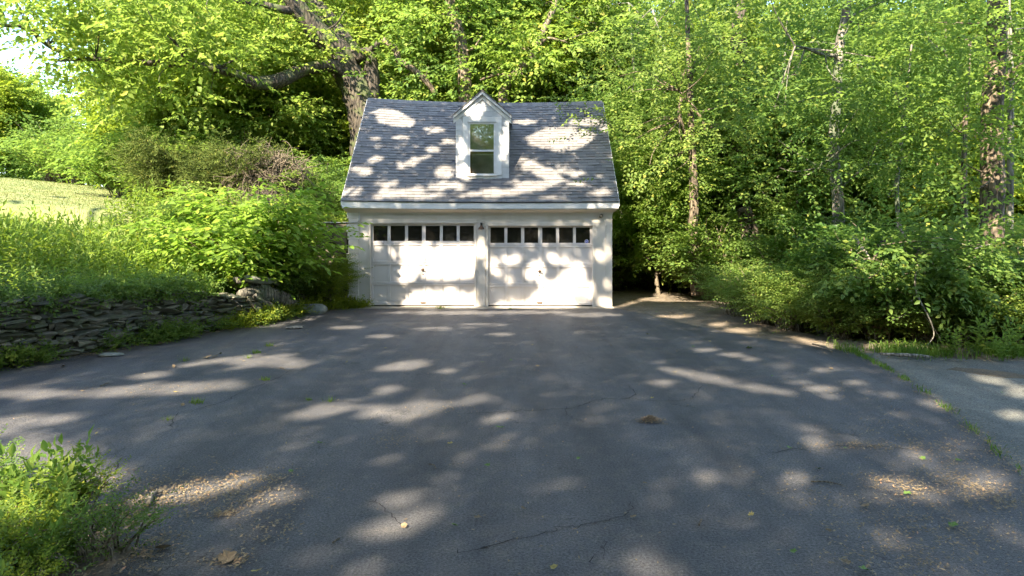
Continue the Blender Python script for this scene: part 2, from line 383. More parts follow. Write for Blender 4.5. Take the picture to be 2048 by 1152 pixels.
ZZ = ZZ + np.where(bank | (XX > 6), .05, .006) * np.sin(XX * 2.7 + 1.3 * np.sin(YY * 1.9)) * np.cos(YY * 2.3) - .006
V = np.stack([XX, YY, ZZ], -1).reshape(-1, 3); nx, ny = len(xs), len(ys)
ii, jj = np.meshgrid(np.arange(nx - 1), np.arange(ny - 1)); a0 = (jj * nx + ii).ravel()
me = npmesh('ground', V, np.stack([a0, a0 + 1, a0 + nx + 1, a0 + nx], -1), M['ground'], True)
zone = np.zeros((len(V), 4), np.float32); zone[:, 3] = 1
zone[:, 0] = np.where(bank, 1, np.clip(.15 + .3 * np.sin(XX * 1.1) * np.cos(YY * .9), 0, .5)).ravel()
ca = me.color_attributes.new('zone', 'FLOAT_COLOR', 'POINT'); ca.data.foreach_set('color', zone.ravel())
tag(obj('ground', me), kind='structure')

def sheet(name, poly, z, mat, kind='structure', parent=None, jit=0):
    bm = bmesh.new(); vs = []
    pts = []
    for (a, b) in zip(poly, poly[1:] + poly[:1]):
        L = math.hypot(b[0] - a[0], b[1] - a[1]); k = max(1, int(L / .25)) if jit else 1
        for i in range(k):
            t = i / k; pts.append((a[0] + (b[0] - a[0]) * t + random.gauss(0, jit), a[1] + (b[1] - a[1]) * t + random.gauss(0, jit)))
    for x, y in pts: vs.append(bm.verts.new((x, y, z)))
    f = bm.faces.new(vs); f.normal_update()
    if f.normal.z < 0: f.normal_flip()
    e = bmesh.ops.extrude_face_region(bm, geom=[f])
    for v in [q for q in e['geom'] if isinstance(q, bmesh.types.BMVert)]: v.co.z -= .02
    bmesh.ops.triangulate(bm, faces=[q for q in bm.faces if len(q.verts) > 4])
    bmesh.ops.recalc_face_normals(bm, faces=bm.faces)
    me = bpy.data.meshes.new(name); bm.to_mesh(me); bm.free(); me.materials.append(mat)
    o = obj(name, me, parent)
    if kind: o['kind'] = kind
    return o
SEAM = [(5.6, 11.25), (5.35, 9.6), (5.18, 8.78), (4.85, 7.56), (4.5, 6.5), (4.17, 5.56), (3.9, 3.5), (3.8, -6), (3.8, -14)]
driveway = sheet('driveway', [(-4.05, 17.6), (-4.7, 16.9), (-5.15, 16.3), (-5.38, 14.4), (-6.02, 13.05), (-6.75, 11.1), (-7.45, 9.85), (-9.2, 7.1), (-11, 4), (-13.8, .5), (-13.8, -14)] +
      SEAM[::-1] + [(4.9, 12.0), (4.2, 13.2), (3.6, 14.8), (3.1, 16.2), (2.7, 17.2), (2.6, 17.6)], 0.0, M['asphalt'], jit=.025)
sheet('old_pavement', [(SEAM[0][0] - .1, SEAM[0][1])] + [(x - .12, y) for x, y in SEAM[1:]] + [(30, -14), (30, 10.2), (12, 10.1), (7.8, 10.35), (6.6, 10.8)], -.006, M['old'], jit=.03)
sheet('dirt_path', [(2.62, 17.65), (2.95, 16.0), (3.4, 14.6), (4.1, 13.0), (4.8, 11.8), (5.5, 11.2), (8, 10.3), (12, 10.0), (30, 10.1), (30, 11.2), (12, 11.3), (7.6, 11.5), (5.9, 12.6), (5.4, 14), (5.5, 17), (6.2, 21), (6.5, 30), (3.4, 30), (2.65, 24)], -.011, M['dirt'], jit=.05)
sheet('concrete_apron', [(-4.1, 17.69), (-4.1, 17.25), (-1.5, 17.22), (2.6, 17.28), (2.62, 17.69)], .005, M['concrete'], jit=.02)
# lawn draped on the bank top
lx = np.linspace(-34, -7.5, 90); ly = np.linspace(14.5, 36, 80); LX, LY = np.meshgrid(lx, ly)
sh = (LY - 14.5) / 21.5; LX = LX - sh * 5.0 - .5
LZ = H(LX, LY) + .05; V = np.stack([LX, LY, LZ], -1).reshape(-1, 3)
ii, jj = np.meshgrid(np.arange(89), np.arange(79)); a0 = (jj * 90 + ii).ravel()
tag(obj('lawn', npmesh('lawn', V, np.stack([a0, a0 + 1, a0 + 91, a0 + 90], -1), M['lawn'], True)), kind='structure')
# planting bed near the camera
bed = [(-12, 3), (-9, 4.9), (-6.5, 5.3), (-4.3, 5.3), (-3.6, 5.15), (-3.0, 4.9), (-2.55, 4.45), (-2.3, 4.0), (-2.1, 3.2), (-2.1, 2), (-3, 0), (-12, -2)]
sheet('planting_bed', bed, .012, M['dirt'], jit=.06)

def ribbon(name, pts, w, parent, z=.005):
    p, _ = smooth_path([G(x, y) for x, y in pts], [1] * len(pts), 6)
    p = p + np.c_[RNG.normal(0, .018, (len(p), 2)), np.zeros(len(p))]
    T = np.gradient(p, axis=0); T /= np.linalg.norm(T, axis=1, keepdims=True) + 1e-9
    Nn = np.c_[-T[:, 1], T[:, 0], np.zeros(len(p))]; ww = w * (.35 + RNG.random(len(p)))[:, None]
    ww[0] = ww[-1] = .001
    V = np.empty((len(p) * 2, 3)); V[0::2] = p - Nn * ww; V[1::2] = p + Nn * ww; V[:, 2] = z
    i = np.arange(len(p) - 1) * 2
    return obj(name, npmesh(name, V, np.stack([i, i + 2, i + 3, i + 1], -1), M['crack']), parent)
for pts, w in (([(592, 735), (545, 760), (480, 788), (440, 806), (352, 830), (345, 856)], .007), ([(930, 828), (985, 825), (1040, 822), (1130, 818), (1160, 812), (1200, 800), (1258, 797), (1270, 785), (1256, 770)], .009),
               ([(1260, 797), (1320, 803), (1372, 800), (1392, 788), (1406, 768)], .008), ([(905, 1105), (960, 1100), (1090, 1068), (1130, 1055), (1200, 1047), (1250, 1030), (1262, 1005)], .006),
               ([(590, 795), (650, 801), (730, 806)], .005), ([(1520, 905), (1700, 893), (1850, 898), (1990, 905)], .006), ([(240, 905), (235, 935), (200, 960), (170, 985)], .006),
               ([(1180, 1130), (1210, 1100), (1215, 1085)], .005), ([(820, 1060), (795, 1040), (760, 1010), (740, 1000)], .005), ([(1130, 812), (1140, 835), (1200, 850)], .004)):
    ribbon('crack', pts, w * .6, driveway)

# ------------------------------------------------------------------ the garage
FY = 17.70
def fx(px): return (px - 1024) / 77.12
def fz(py): return 2 + (459 - py) / 77.12
gar = empty('garage', (0, 0, 0), 'white two-car garage with grey shingle roof and a single dormer', 'garage')
XL, XR = -4.25, 2.593
def part(name, mb, mat, parent=gar, **k): return mb.build(name, mat, parent, **k)
SOF = 2.56
# left pier: plastered masonry then timber
b = MB(); seed = random.Random(3); zz = 0
while zz < SOF:
    hh = .12 + seed.random() * .1; ex = seed.uniform(-.045, .02); z1 = min(zz + hh, SOF)
    b.box(XL + ex, -3.97, FY - .03 + seed.uniform(-.006, .006), FY + .22, zz, z1); zz = z1
part('masonry_pier', b, M['cream'], bevel=.012)
part('front_wall', MB().box(-3.968, fx(737), FY, FY + .14, 0, 2.16).box(fx(953), fx(972), FY, FY + .14, 0, 2.16).box(fx(1189), XR, FY, FY + .14, 0, 2.16).box(-3.968, XR, FY + .002, FY + .14, 2.162, SOF), M['cream'], bevel=.004)
part('side_wall', MB().box(XR - .14, XR - .002, FY + .142, 23.5, 0, SOF), M['cream'])
part('side_wall', MB().box(XL, XL + .14, FY + .24, 23.5, 0, SOF), M['cream'])
part('back_wall', MB().box(XL + .142, XR - .142, 23.36, 23.5, 0, SOF), M['cream'])
part('floor_slab', MB().box(XL + .05, XR - .05, FY + .02, 23.4, -.05, .006), M['concrete'])
# door casings, each board its own piece
for x0, x1, zt in ((737, 953, fz(443)), (972, 1189, fz(448))):
    a, c_ = fx(x0), fx(x1)
    part('casing_board', MB().box(a, a + .055, FY - .018, FY + .075, 0, zt - .052), M['cream'], bevel=.003)
    part('casing_board', MB().box(c_ - .05, c_, FY - .018, FY + .075, 0, zt - .052), M['cream'], bevel=.003)
    part('casing_board', MB().box(a - .03, c_ + .03, FY - .022, FY + .08, zt - .05, zt + .045), M['cream'], bevel=.004)
part('pier_board', MB().box(fx(954.5), fx(970.5), FY - .012, FY - .001, 0, 2.05), M['cream'], bevel=.003)
part('corner_board', MB().box(fx(1211), XR + .004, FY - .014, FY - .001, .02, SOF - .04), M['cream'], bevel=.003)
# doors
def garage_door(gx, wy, prow, dx0, dx1, ztop, hx, hy, lx_, side):
    """gx glass columns, wy window rows, prow panel rows (photo pixels)"""
    DY = FY + .075
    xs_ = [fx(v) for v in gx]; x0, x1 = fx(dx0), fx(dx1)
    d = MB()
    cuts = [ztop] + [None] * 3 + [.03]
    rows = [(fz(wy[0]), fz(wy[1]))] + [(fz(a), fz(b_)) for a, b_ in prow]
    for i in range(3): cuts[i + 1] = (rows[i][1] + rows[i + 1][0]) / 2
    for i, (zt, zb) in enumerate(rows):
        c0, c1 = cuts[i] - (.0 if i == 0 else .003), cuts[i + 1] + .003
        d.box(x0, x1, DY, DY + .045, zt, c0); d.box(x0, x1, DY, DY + .045, c1, zb)
        edges = [x0] + xs_ + [x1]
        for k in range(0, len(edges), 2): d.box(edges[k], edges[k + 1], DY + .001, DY + .044, zb, zt)
    door = part('garage_door', d, M['door'], bevel=.003)
    for i, (zt, zb) in enumerate(rows):
        for k in range(0, 12, 2):
            a, c_ = xs_[k], xs_[k + 1]
            if i == 0: MB().box(a + .001, c_ - .001, DY + .022, DY + .028, zb + .001, zt - .001).build('pane', M['glass'], door)
            else: MB().box(a + .001, c_ - .001, DY + .024, DY + .040, zb + .001, zt - .001).build('panel', M['door'], door)
    MB().box(x0, x1, DY + .046, DY + .05, .03, rows[0][1] - .02).build('door_back', M['dark'], door)
    MB().box(x0, x1, DY + .004, DY + .05, .004, .029).build('bottom_seal', M['black'], door)
    # T handle and key hole
    h = MB(); X, Z = fx(hx), fz(hy)
    h.box(X - .03, X + .03, DY - .008, DY, Z - .035, Z + .035).box(X - .012, X + .012, DY - .045, DY - .008, Z - .012, Z + .012).box(X - .05, X + .05, DY - .06, DY - .045, Z - .014, Z + .014)
    h.build('handle', M['bronze'], door, bevel=.004)
    MB().tube([(X, DY - .012, Z - .11), (X, DY + .002, Z - .11)], [.018, .018], 10, sub=1).build('lock', M['bronze'], door)
    l = MB(); X = fx(lx_); Z = .09
    l.box(X - .08, X + .08, DY - .006, DY, Z - .02, Z + .022).box(X - .06, X + .06, DY - .03, DY - .006, Z - .008, Z + .004)
    l.build('lift_handle', M['bronze'], door, bevel=.002)
    return door
gl = [745.5, 774, 780, 809, 815, 843, 850.5, 879, 885, 913, 919, 947]
gr = [980.6, 1008.8, 1014.6, 1042.3, 1048.6, 1076.6, 1084.6, 1112.5, 1118.6, 1146.6, 1152.2, 1180.6]
dl = garage_door(gl, (451.5, 482), [(491, 522), (530, 564), (571, 602)], 741.3, 949.3, fz(446), 845.5, 540, 845.5, 0)
dr = garage_door(gr, (455, 486), [(495, 526), (535.5, 565.5), (575, 606)], 976.3, 1185.3, fz(450.5), 1079.5, 543, 1079.5, 1)
dl['label'] = 'left garage door with six window panes'; dr['label'] = 'right garage door with a round sticker in its last pane'
# octagonal alarm sticker
def disc(cx, cz, r, y, n=8, hole=0):
    b = MB(); pts = [(cx + r * math.cos(math.pi / 8 + i * 2 * math.pi / n), cz + r * math.sin(math.pi / 8 + i * 2 * math.pi / n)) for i in range(n)]
    return b.prism(pts, y, y + .002)
sx, sz = fx(1174), fz(483); st = disc(sx, sz, .052, FY + .092).build('sticker', M['stickerwhite'], dr)
def text(name, s, size, loc, mat, parent, rot=(math.pi / 2, 0, 0)):
    cu = bpy.data.curves.new(name, 'FONT'); cu.body = s; cu.size = size; cu.align_x = 'CENTER'; cu.align_y = 'CENTER'; cu.extrude = .0005
    t_ = bpy.data.objects.new(name + '_curve', cu); link(t_); bpy.context.view_layer.update()
    me_ = bpy.data.meshes.new_from_object(t_.evaluated_get(bpy.context.evaluated_depsgraph_get())); bpy.data.objects.remove(t_)
    me_.materials.clear(); me_.materials.append(mat); o = obj(name, me_, parent, loc); o.rotation_euler = rot; return o
disc(sx, sz, .045, FY + .0895).build('sticker_field', M['blue'], dr)
text('sticker_lettering', 'ADT', .036, (sx, FY + .0885, sz), M['stickerwhite'], dr)

# roof
EY, EZ, RY = 17.40, 2.72, 20.55
RX0, RX1 = -4.34, 2.72
def sag(x): u = (x + .8) / 3.5; return -.10 * (1 - u * u) - .012 * (x + 4.3)
def rp(x, s, off=0.0):
    """roof surface point: s is horizontal run from the eave"""
    k = s / 3.15; z = EZ + s * (3.18 / 3.15) + sag(x) * (.25 + .75 * k) + .03
    return (x, EY + s - off * .7, z + off * .72)
nxr = 24
def roof_sheet(name, offs, thick, mat, front=True, x0=RX0, x1=RX1):
    Vt = []; Fq = []; rows_ = 10
    for side in (0, 1):
        base = len(Vt)
        for j in range(rows_ + 1):
            for i in range(nxr + 1):
                x = x0 + (x1 - x0) * i / nxr; q = rp(x, 3.15 * j / rows_, offs - side * thick)
                Vt.append(q if front else (q[0], 2 * RY - q[1], q[2]))
    w = nxr + 1; top = (rows_ + 1) * w
    for j in range(rows_):
        for i in range(nxr):
            a = j * w + i; Fq.append((a, a + 1, a + w + 1, a + w)); Fq.append((top + a, top + a + w, top + a + w + 1, top + a + 1))
    for i in range(nxr): Fq.append((i, top + i, top + i + 1, i + 1)); a = rows_ * w + i; Fq.append((a, a + 1, top + a + 1, top + a))
    for j in range(rows_):
        a = j * w; Fq.append((a, a + w, top + a + w, top + a)); a += nxr; Fq.append((a, top + a, top + a + w, a + w))
    return obj(name, npmesh(name, Vt, Fq, mat), gar)
roof = roof_sheet('roof', 0, .09, M['roofedge']); roof_sheet('roof', 0, .09, M['roof'], False)
# shingles: individual tabs, laid in staggered courses; lower edge proud
course = .118; ncs = int(3.15 / (course * .72 * 1.0)) ; rnd = random.Random(5)
cs = 3.15 / 37; singles = 0; MBs = MB(); tabmeshes = {}
def tab(mb, xa, xb, s0, s1, t):
    o0 = .012 + t; o1 = .004
    A = rp(xa, s0, o0); B = rp(xb, s0, o0); C_ = rp(xb, s1, o1); D_ = rp(xa, s1, o1)
    a = rp(xa, s0, .001); b_ = rp(xb, s0, .001); c_ = rp(xb, s1, .0005); d_ = rp(xa, s1, .0005)
    mb.hexa([a, b_, c_, d_, A, B, C_, D_])
order = []
for j in range(37):
    x = RX0 - rnd.uniform(0, .25); s0 = j * cs - (.02 if j == 0 else 0)
    while x < RX1:
        w_ = rnd.choice([.11, .16, .22, .27, .19]); xa, xb = max(x + .002, RX0 - .01), min(x + w_ - .002, RX1 + .01); x += w_
        if xb - xa < .03: continue
        s1 = s0 + cs * 1.25
        if s1 > 3.15: s1 = 3.15
        xc = (xa + xb) / 2
        if -1.50 < xc < -.10 and s0 > .66: continue      # under the dormer
        order.append((xa, xb, s0, s1, rnd.choice([0, .004, .009, .013])))
order_big = sorted(range(len(order)), key=lambda i: order[i][2] - (order[i][1] - order[i][0]) * .01)[:300]
big = set(order_big)
for i, t in enumerate(order):
    if i in big:
        q = MB(); tab(q, *t); q.build('shingle', M['roof'], roof)
    else: tab(MBs, *t)
sh_o = MBs.build('shingles', M['roof'], roof); sh_o['kind'] = 'stuff'
# ridge caps
x = RX0
while x < RX1 - .02:
    x2 = min(x + .15, RX1); a = rp(x, 3.15, .0); b_ = rp(x2, 3.15, .0); q = MB()
    q.hexa([(x + .002, RY - .13, a[2] - .115), (x2, RY - .13, b_[2] - .115), (x2, RY, b_[2] + .012), (x + .002, RY, a[2] + .012),
            (x + .002, RY - .13, a[2] - .095), (x2, RY - .13, b_[2] - .095), (x2, RY, b_[2] + .035), (x + .002, RY, a[2] + .035)])
    q.hexa([(x + .002, RY + .002, a[2] + .012), (x2, RY + .002, b_[2] + .012), (x2, RY + .13, b_[2] - .115), (x + .002, RY + .13, a[2] - .115),
            (x + .002, RY + .002, a[2] + .035), (x2, RY + .002, b_[2] + .035), (x2, RY + .13, b_[2] - .095), (x + .002, RY + .13, a[2] - .095)])
    q.build('ridge_cap', M['roof'], roof); x = x2
# fascia, drip edge and sloped soffit following the sagging eave
def eave_strip(name, yo0, yo1, z0, z1, mat, n_=14, xa=RX0, xb=RX1, bev=0):
    q = MB()
    for i in range(n_):
        x0 = xa + (xb - xa) * i / n_; x1 = xa + (xb - xa) * (i + 1) / n_; s0, s1 = sag(x0) * .3, sag(x1) * .3
        q.hexa([(x0, yo0, z0 + s0), (x1, yo0, z0 + s1), (x1, yo1, z0 + s1), (x0, yo1, z0 + s0), (x0, yo0, z1 + s0), (x1, yo0, z1 + s1), (x1, yo1, z1 + s1), (x0, yo1, z1 + s0)])
    return part(name, q, mat)
eave_strip('fascia', EY + .01, EY + .035, EZ - .16, EZ + .0, M['white'])
eave_strip('drip_edge', EY - .012, EY + .036, EZ + .002, EZ + .02, M['roofedge'])
eave_strip('gutter_lip', EY + .0, EY + .012, EZ - .155, EZ - .14, M['greymetal'], xa=-1.4)
q = MB(); n_ = 14
for i in range(n_):
    x0 = RX0 + (RX1 - RX0) * i / n_; x1 = RX0 + (RX1 - RX0) * (i + 1) / n_; s0, s1 = sag(x0) * .3, sag(x1) * .3
    u0 = XL - .02 + (XR - XL + .04) * i / n_; u1 = XL - .02 + (XR - XL + .04) * (i + 1) / n_
    zf = EZ - .155; zw = 2.44
    q.hexa([(x0, EY + .036, zf + s0 - .02), (x1, EY + .036, zf + s1 - .02), (u1, FY - .036, zw), (u0, FY - .036, zw),
            (x0, EY + .036, zf + s0), (x1, EY + .036, zf + s1), (u1, FY - .036, zw + .02), (u0, FY - .036, zw + .02)])
part('soffit', q, M['cream'])
part('frieze_board', MB().box(XL - .02, XR + .02, FY - .035, FY - .031 + .028, 2.40, 2.60), M['cream'])
part('eave_block', MB().box(XL, XR, FY - .002, FY + .14, SOF + .002, EZ + .2), M['dark'])
# gable ends and rake boards
for x0, x1 in ((XL, XL + .1), (XR - .1, XR)):
    q = MB(); q.v = [(x0, FY, SOF), (x1, FY, SOF), (x1, 23.4, SOF), (x0, 23.4, SOF), (x0, RY, 5.75), (x1, RY, 5.75)]
    q.f = [(0, 4, 3), (1, 2, 5), (0, 1, 5, 4), (2, 3, 4, 5), (0, 3, 2, 1)]; part('gable_wall', q, M['shinglewhite'])
for x in (RX0 - .025, RX1 + .002):
    for fr in (0, 1):
        A, B = rp(x, 0, -.01), rp(x, 3.14, -.01); q = MB()
        pts = [(x, A[1], A[2] - .13), (x + .022, A[1], A[2] - .13), (x + .022, B[1], B[2] - .13), (x, B[1], B[2] - .13), (x, A[1], A[2]), (x + .022, A[1], A[2]), (x + .022, B[1], B[2]), (x, B[1], B[2])]
        if fr: pts = [(a, 2 * RY - b_, c_) for a, b_, c_ in pts]
        q.hexa(pts); part('rake_board', q, M['white'])
# ---- dormer
DYF = 18.04
def dx(px): return (px - 1024) / 75.67
def dz(py): return 2 + (459 - py) / 75.67
dorm = MB()
pk = (dx(964.5), dz(187)); el = (dx(911.5), dz(233)); er = (dx(1018.5), dz(234))
X0, X1 = dx(911.5), dx(1018)
dorm.prism([(X0, dz(359)), (X1, dz(359)), (X1, er[1]), (pk[0], pk[1] - .02), (X0, el[1])], DYF + .03, DYF + .10)
for x0, x1 in ((X0, X0 + .06), (X1 - .06, X1)):
    dorm.hexa([(x0, DYF + .102, 3.2), (x1, DYF + .102, 3.2), (x1, 20.0, 4.9), (x0, 20.0, 4.9), (x0, DYF + .102, er[1]), (x1, DYF + .102, er[1]), (x1, 20.0, er[1]), (x0, 20.0, er[1])])
# open the window hole by using pieces instead: the front prism is covered by darker recess box
dorm_o = part('dormer', dorm, M['shinglewhite'])
def dbox(name, px0, px1, py0, py1, y0, y1, mat, bev=.003):
    return MB().box(dx(px0), dx(px1), DYF + y0, DYF + y1, dz(py1), dz(py0)).build(name, mat, dorm_o, bevel=bev)
rr_ = random.Random(9)
rowsL = [238, 250, 262, 273, 285, 297, 309, 321, 333, 345, 358]
for px0, px1, sh_ in ((911.8, 925, 0), (1003.5, 1018, 3)):
    for a, b_ in zip(rowsL[:-1], rowsL[1:]):
        o = dbox('siding_shingle', px0, px1, a + sh_ * .7 - .1, b_ + sh_ * .7 - .6, .006 + rr_.uniform(0, .008), .028, M['shinglewhite'])
def gtrap(name, y0p, y1p, xl0, xr0, xl1, xr1, yo):
    q = MB(); q.prism([(dx(xl1), dz(y1p)), (dx(xr1), dz(y1p)), (dx(xr0), dz(y0p)), (dx(xl0), dz(y0p))], DYF + yo, DYF + .028); return q.build(name, M['shinglewhite'], dorm_o, bevel=.002)
gtrap('siding_shingle', 203, 212.5, 962, 967, 949, 979, .010); gtrap('siding_shingle', 213, 223, 949, 956.5, 936, 956.5, .006); gtrap('siding_shingle', 213, 223, 957, 980, 957, 992, .012)
gtrap('siding_shingle', 223.5, 233, 935, 983, 925.3, 983, .008); gtrap('siding_shingle', 223.5, 233, 983.5, 993.5, 983.5, 1003, .013)
# rake trim on gable
def rake(name, o0, o1, y0, y1, mat):
    for s_ in (0, 1):
        e = el if s_ == 0 else er; sx_ = -1 if s_ == 0 else 1
        ex = e[0] + sx_ * .06; ez = e[1] + .02
        q = MB(); q.prism([(ex, ez - o1), (pk[0], pk[1] + .05 - o1), (pk[0], pk[1] + .05 - o0), (ex, ez - o0)], DYF + y0, DYF + y1); q.build(name, mat, dorm_o)
rake('rake_board', .0, .075, -.06, -.035, M['white']); rake('frieze_trim', .085, .20, .001, .030, M['white'])
# dormer roof planes run back to the main roof
for s_ in (0, 1):
    e = el if s_ == 0 else er; sx_ = -1 if s_ == 0 else 1; ex = e[0] + sx_ * .075; ez = e[1] + .02; zp = pk[1] + .062
    q = MB(); ybe = EY + (ez - EZ) * .97 + .1; ybp = EY + (zp - EZ) * .97 + .12
    q.hexa([(ex, DYF - .075, ez - .015), (pk[0], DYF - .075, zp - .0), (pk[0], ybp, zp), (ex, ybe, ez - .015), (ex, DYF - .075, ez + .02), (pk[0], DYF - .075, zp + .032), (pk[0], ybp, zp + .032), (ex, ybe, ez + .02)])
    q.build('dormer_roof', M['roof'], dorm_o)
dbox('casing_board', 925.5, 936.6, 233.5, 350, -.004, .027, M['white']); dbox('casing_board', 991, 1003.2, 233.5, 350, -.004, .027, M['white'])
dbox('casing_board', 936.8, 990.8, 233.5, 244, -.004, .027, M['white']); dbox('casing_board', 925.5, 1003.2, 353, 358.5, -.004, .027, M['white'])
dbox('window_sill', 933, 994.5, 350.2, 352.8, -.045, .02, M['cream']); dbox('drip_cap', 934.5, 993, 243.6, 245, -.02, -.005, M['greymetal'])
win = dbox('window_frame', 937, 940.3, 245.2, 350, .0, .028, M['white']); dbox('window_frame', 987.6, 990.8, 245.2, 350, .0, .028, M['white']); dbox('window_frame', 940.4, 987.5, 245.2, 248.2, .0, .028, M['white'])
dbox('sash_rail', 940.4, 987.5, 299.5, 303, -.002, .026, M['white']); dbox('sash_rail', 940.4, 987.5, 347.3, 350, .002, .027, M['white'])
dbox('blind', 940.4, 987.5, 248.3, 299.4, .0275, .0295, M['blind'], 0); dbox('blind', 943.5, 987.5, 309, 347.2, .0275, .0295, M['blind'], 0)
dbox('inner_sash', 940.4, 943.4, 303.2, 347.2, .022, .0285, M['redwood'], 0); dbox('inner_sash', 943.5, 987.4, 303.2, 307.8, .022, .0285, M['redwood'], 0)
dbox('pane', 940.5, 987.4, 248.4, 299.3, .0135, .0165, M['winglass'], 0); dbox('pane', 940.5, 987.4, 303.2, 347.2, .0105, .0135, M['winglass'], 0)
dbox('flashing', 910, 1020, 357.8, 360.5, -.02, .01, M['greymetal'], 0)

# wall lamp on the centre pier
lm = empty('wall_lamp', (fx(963), FY - .02, fz(455)), 'small black barn lamp on the post between the two garage doors', 'lamp')
MB().tube([(0, .008, .10), (0, -.03, .12), (0, -.10, .10), (0, -.12, .05)], [.012, .012, .011, .011], 8).build('bracket', M['black'], lm, smooth=True)
MB().box(-.028, .028, -.004, .008, -.01, .13).build('back_plate', M['black'], lm, bevel=.004)
MB().tube([(0, -.12, .06), (0, -.12, .035), (0, -.12, -.01), (0, -.12, -.05)], [.02, .03, .075, .088], 18, cap=False, sub=2).build('lamp_shade', M['bronze'], lm, smooth=True)
MB().tube([(0, -.12, -.005), (0, -.12, -.035), (0, -.12, -.07), (0, -.12, -.085)], [.025, .043, .035, .006], 14, sub=3).build('bulb', M['bulb'], lm, smooth=True)
# flood lamp / sensor at upper right
fl = empty('flood_lamp', (fx(1207), FY - .02, fz(432)), 'small grey lamp under the eave at the upper corner beside the right garage door', 'lamp')
MB().box(-.0, .008, -.01, .014, .0, .12).box(-.045, .008, -.01, .012, -.012, -.002).build('conduit', M['greymetal'], fl)
MB().tube([(-.03, -.01, .0), (-.07, -.05, -.015)], [.015, .015], 8, sub=1).build('arm', M['greymetal'], fl)
MB().tube([(-.045, -.03, .04), (-.065, -.06, .01), (-.085, -.1, -.03)], [.03, .042, .045], 12, sub=1).build('lamp_head', M['dead'], fl, smooth=True)
# electrical conduit bending out from the left pier
cp = empty('conduit_pipe', (fx(716), FY - .06, fz(432)), 'thin pale conduit pipe bending from the eave down to the concrete wall on the left', 'pipe')
MB().tube([(.04, 0, .14), (.04, 0, .0), (.035, 0, -.10), (.0, 0, -.155), (-.10, 0, -.165), (-.5, .0, -.17), (-.85, .0, -.172)], [.012] * 7, 8).build('pipe', M['greymetal'], cp, smooth=True)
MB().box(.02, .06, -.006, .03, -.04, -.02).build('clip', M['greymetal'], cp)
# stained concrete retaining wall beside the garage
q = MB(); q.box(-6.1, XL - .055, 17.78, 18.02, -.1, 2.15); q.box(-6.1, XL - .055, 17.75, 18.05, 2.152, 2.20)
tag(q.build('concrete_wall', M['stain_conc'], None, bevel=.02), 'dark stained concrete retaining wall against the garage corner', 'wall')

# ------------------------------------------------------------------ dry stone wall
def hull_mesh(name, seed, mat, sq=.8, n_=15):
    g = random.Random(seed); bm = bmesh.new()
    for _ in range(n_):
        v = Vector((g.uniform(-1, 1), g.uniform(-1, 1), g.uniform(-1, 1)))
        l = max(abs(v.x), abs(v.y), abs(v.z)); v = v / l * sq + v.normalized() * (1 - sq)
        bm.verts.new(v)
    r = bmesh.ops.convex_hull(bm, input=bm.verts)
    bmesh.ops.delete(bm, geom=[x for x in r['geom_interior'] if isinstance(x, bmesh.types.BMVert)], context='VERTS')
    me = bpy.data.meshes.new(name); bm.to_mesh(me); bm.free(); me.materials.append(mat); return me
stones = [hull_mesh('stone', 100 + i, M['stone'], .75, 16) for i in range(14)]
sw = empty('stone_wall', (-6.9, 11.3, 0), 'low dry-stacked wall of flat brown stones along the left edge of the driveway', 'wall')
wp = np.array(WALL[2:8]); seg = np.hypot(*np.diff(wp, axis=0).T); cum = np.r_[0, np.cumsum(seg)]
def wall_at(t):
    i = int(np.clip(np.searchsorted(cum, t) - 1, 0, len(seg) - 1)); u = (t - cum[i]) / seg[i]; p_ = wp[i] + (wp[i + 1] - wp[i]) * u; d_ = (wp[i + 1] - wp[i]) / seg[i]; return p_, d_
Lw = cum[-1]; base = Vector(sw.location); g = random.Random(21); lst = []
for layer in (0, 1):
    z = 0.0
    while z < 1.1:
        th = g.uniform(.035, .085); t = g.uniform(0, .2)
        while t < Lw:
            w_ = g.uniform(.12, .42) if g.random() < .8 else g.uniform(.4, .6)
            p_, d_ = wall_at(min(t + w_ / 2, Lw - .01))
            topz = np.interp(p_[1], [7, 9, 11, 13, 15, 16.4], [1.02, .97, .92, .80, .60, .30]) + .05 * math.sin(t * 2.1)
            if z + th < topz:
                nrm = np.array([d_[1], -d_[0]]); off = (.05 + g.uniform(-.045, .05) - layer * .16 - z * .06)
                q_ = p_ + nrm * off
                s_th = th * g.uniform(.8, 1.5)
                lst.append((layer, q_[0], q_[1], z + th / 2 + g.uniform(-.012, .012), math.atan2(d_[1], d_[0]) + g.gauss(0, .10), w_ * .54, g.uniform(.10, .17), s_th * .56, g.gauss(0, .11), g.gauss(0, .07)))
            t += w_ * g.uniform(.88, 1.0)
        z += th * .92
front = [s for s in lst if s[0] == 0]; back_ = [s for s in lst if s[0] == 1]
front.sort(key=lambda s: -(s[5] * s[7]) / s[2])
for k_, s in enumerate(front[:300]):
    o = bpy.data.objects.new('stone', stones[k_ % 14]); link(o, sw)
    o.location = Vector(s[1:4]) - base; o.rotation_euler = (s[8], s[9], s[4]); o.scale = (s[5], s[6], s[7])
def join_stones(name, L, parent, basev):
    Vs, Fs, off = [], [], 0
    from mathutils import Euler
    for k_, s in enumerate(L):
        me_ = stones[(k_ * 5) % 14]; R = np.array(Euler((s[8], s[9], s[4])).to_matrix())
        v = np.array([tuple(q.co) for q in me_.vertices]) * np.array(s[5:8]); v = v @ R.T + np.array(s[1:4]) - np.array(basev)
        Vs.append(v); Fs += [tuple(i + off for i in p.vertices) for p in me_.polygons]; off += len(v)
    me_ = bpy.data.meshes.new(name); me_.from_pydata(np.vstack(Vs).tolist(), [], Fs); me_.materials.append(M['stone'])
    o = obj(name, me_, parent); o['kind'] = 'stuff'; return o
join_stones('small_stones', front[300:] + back_, sw, base)

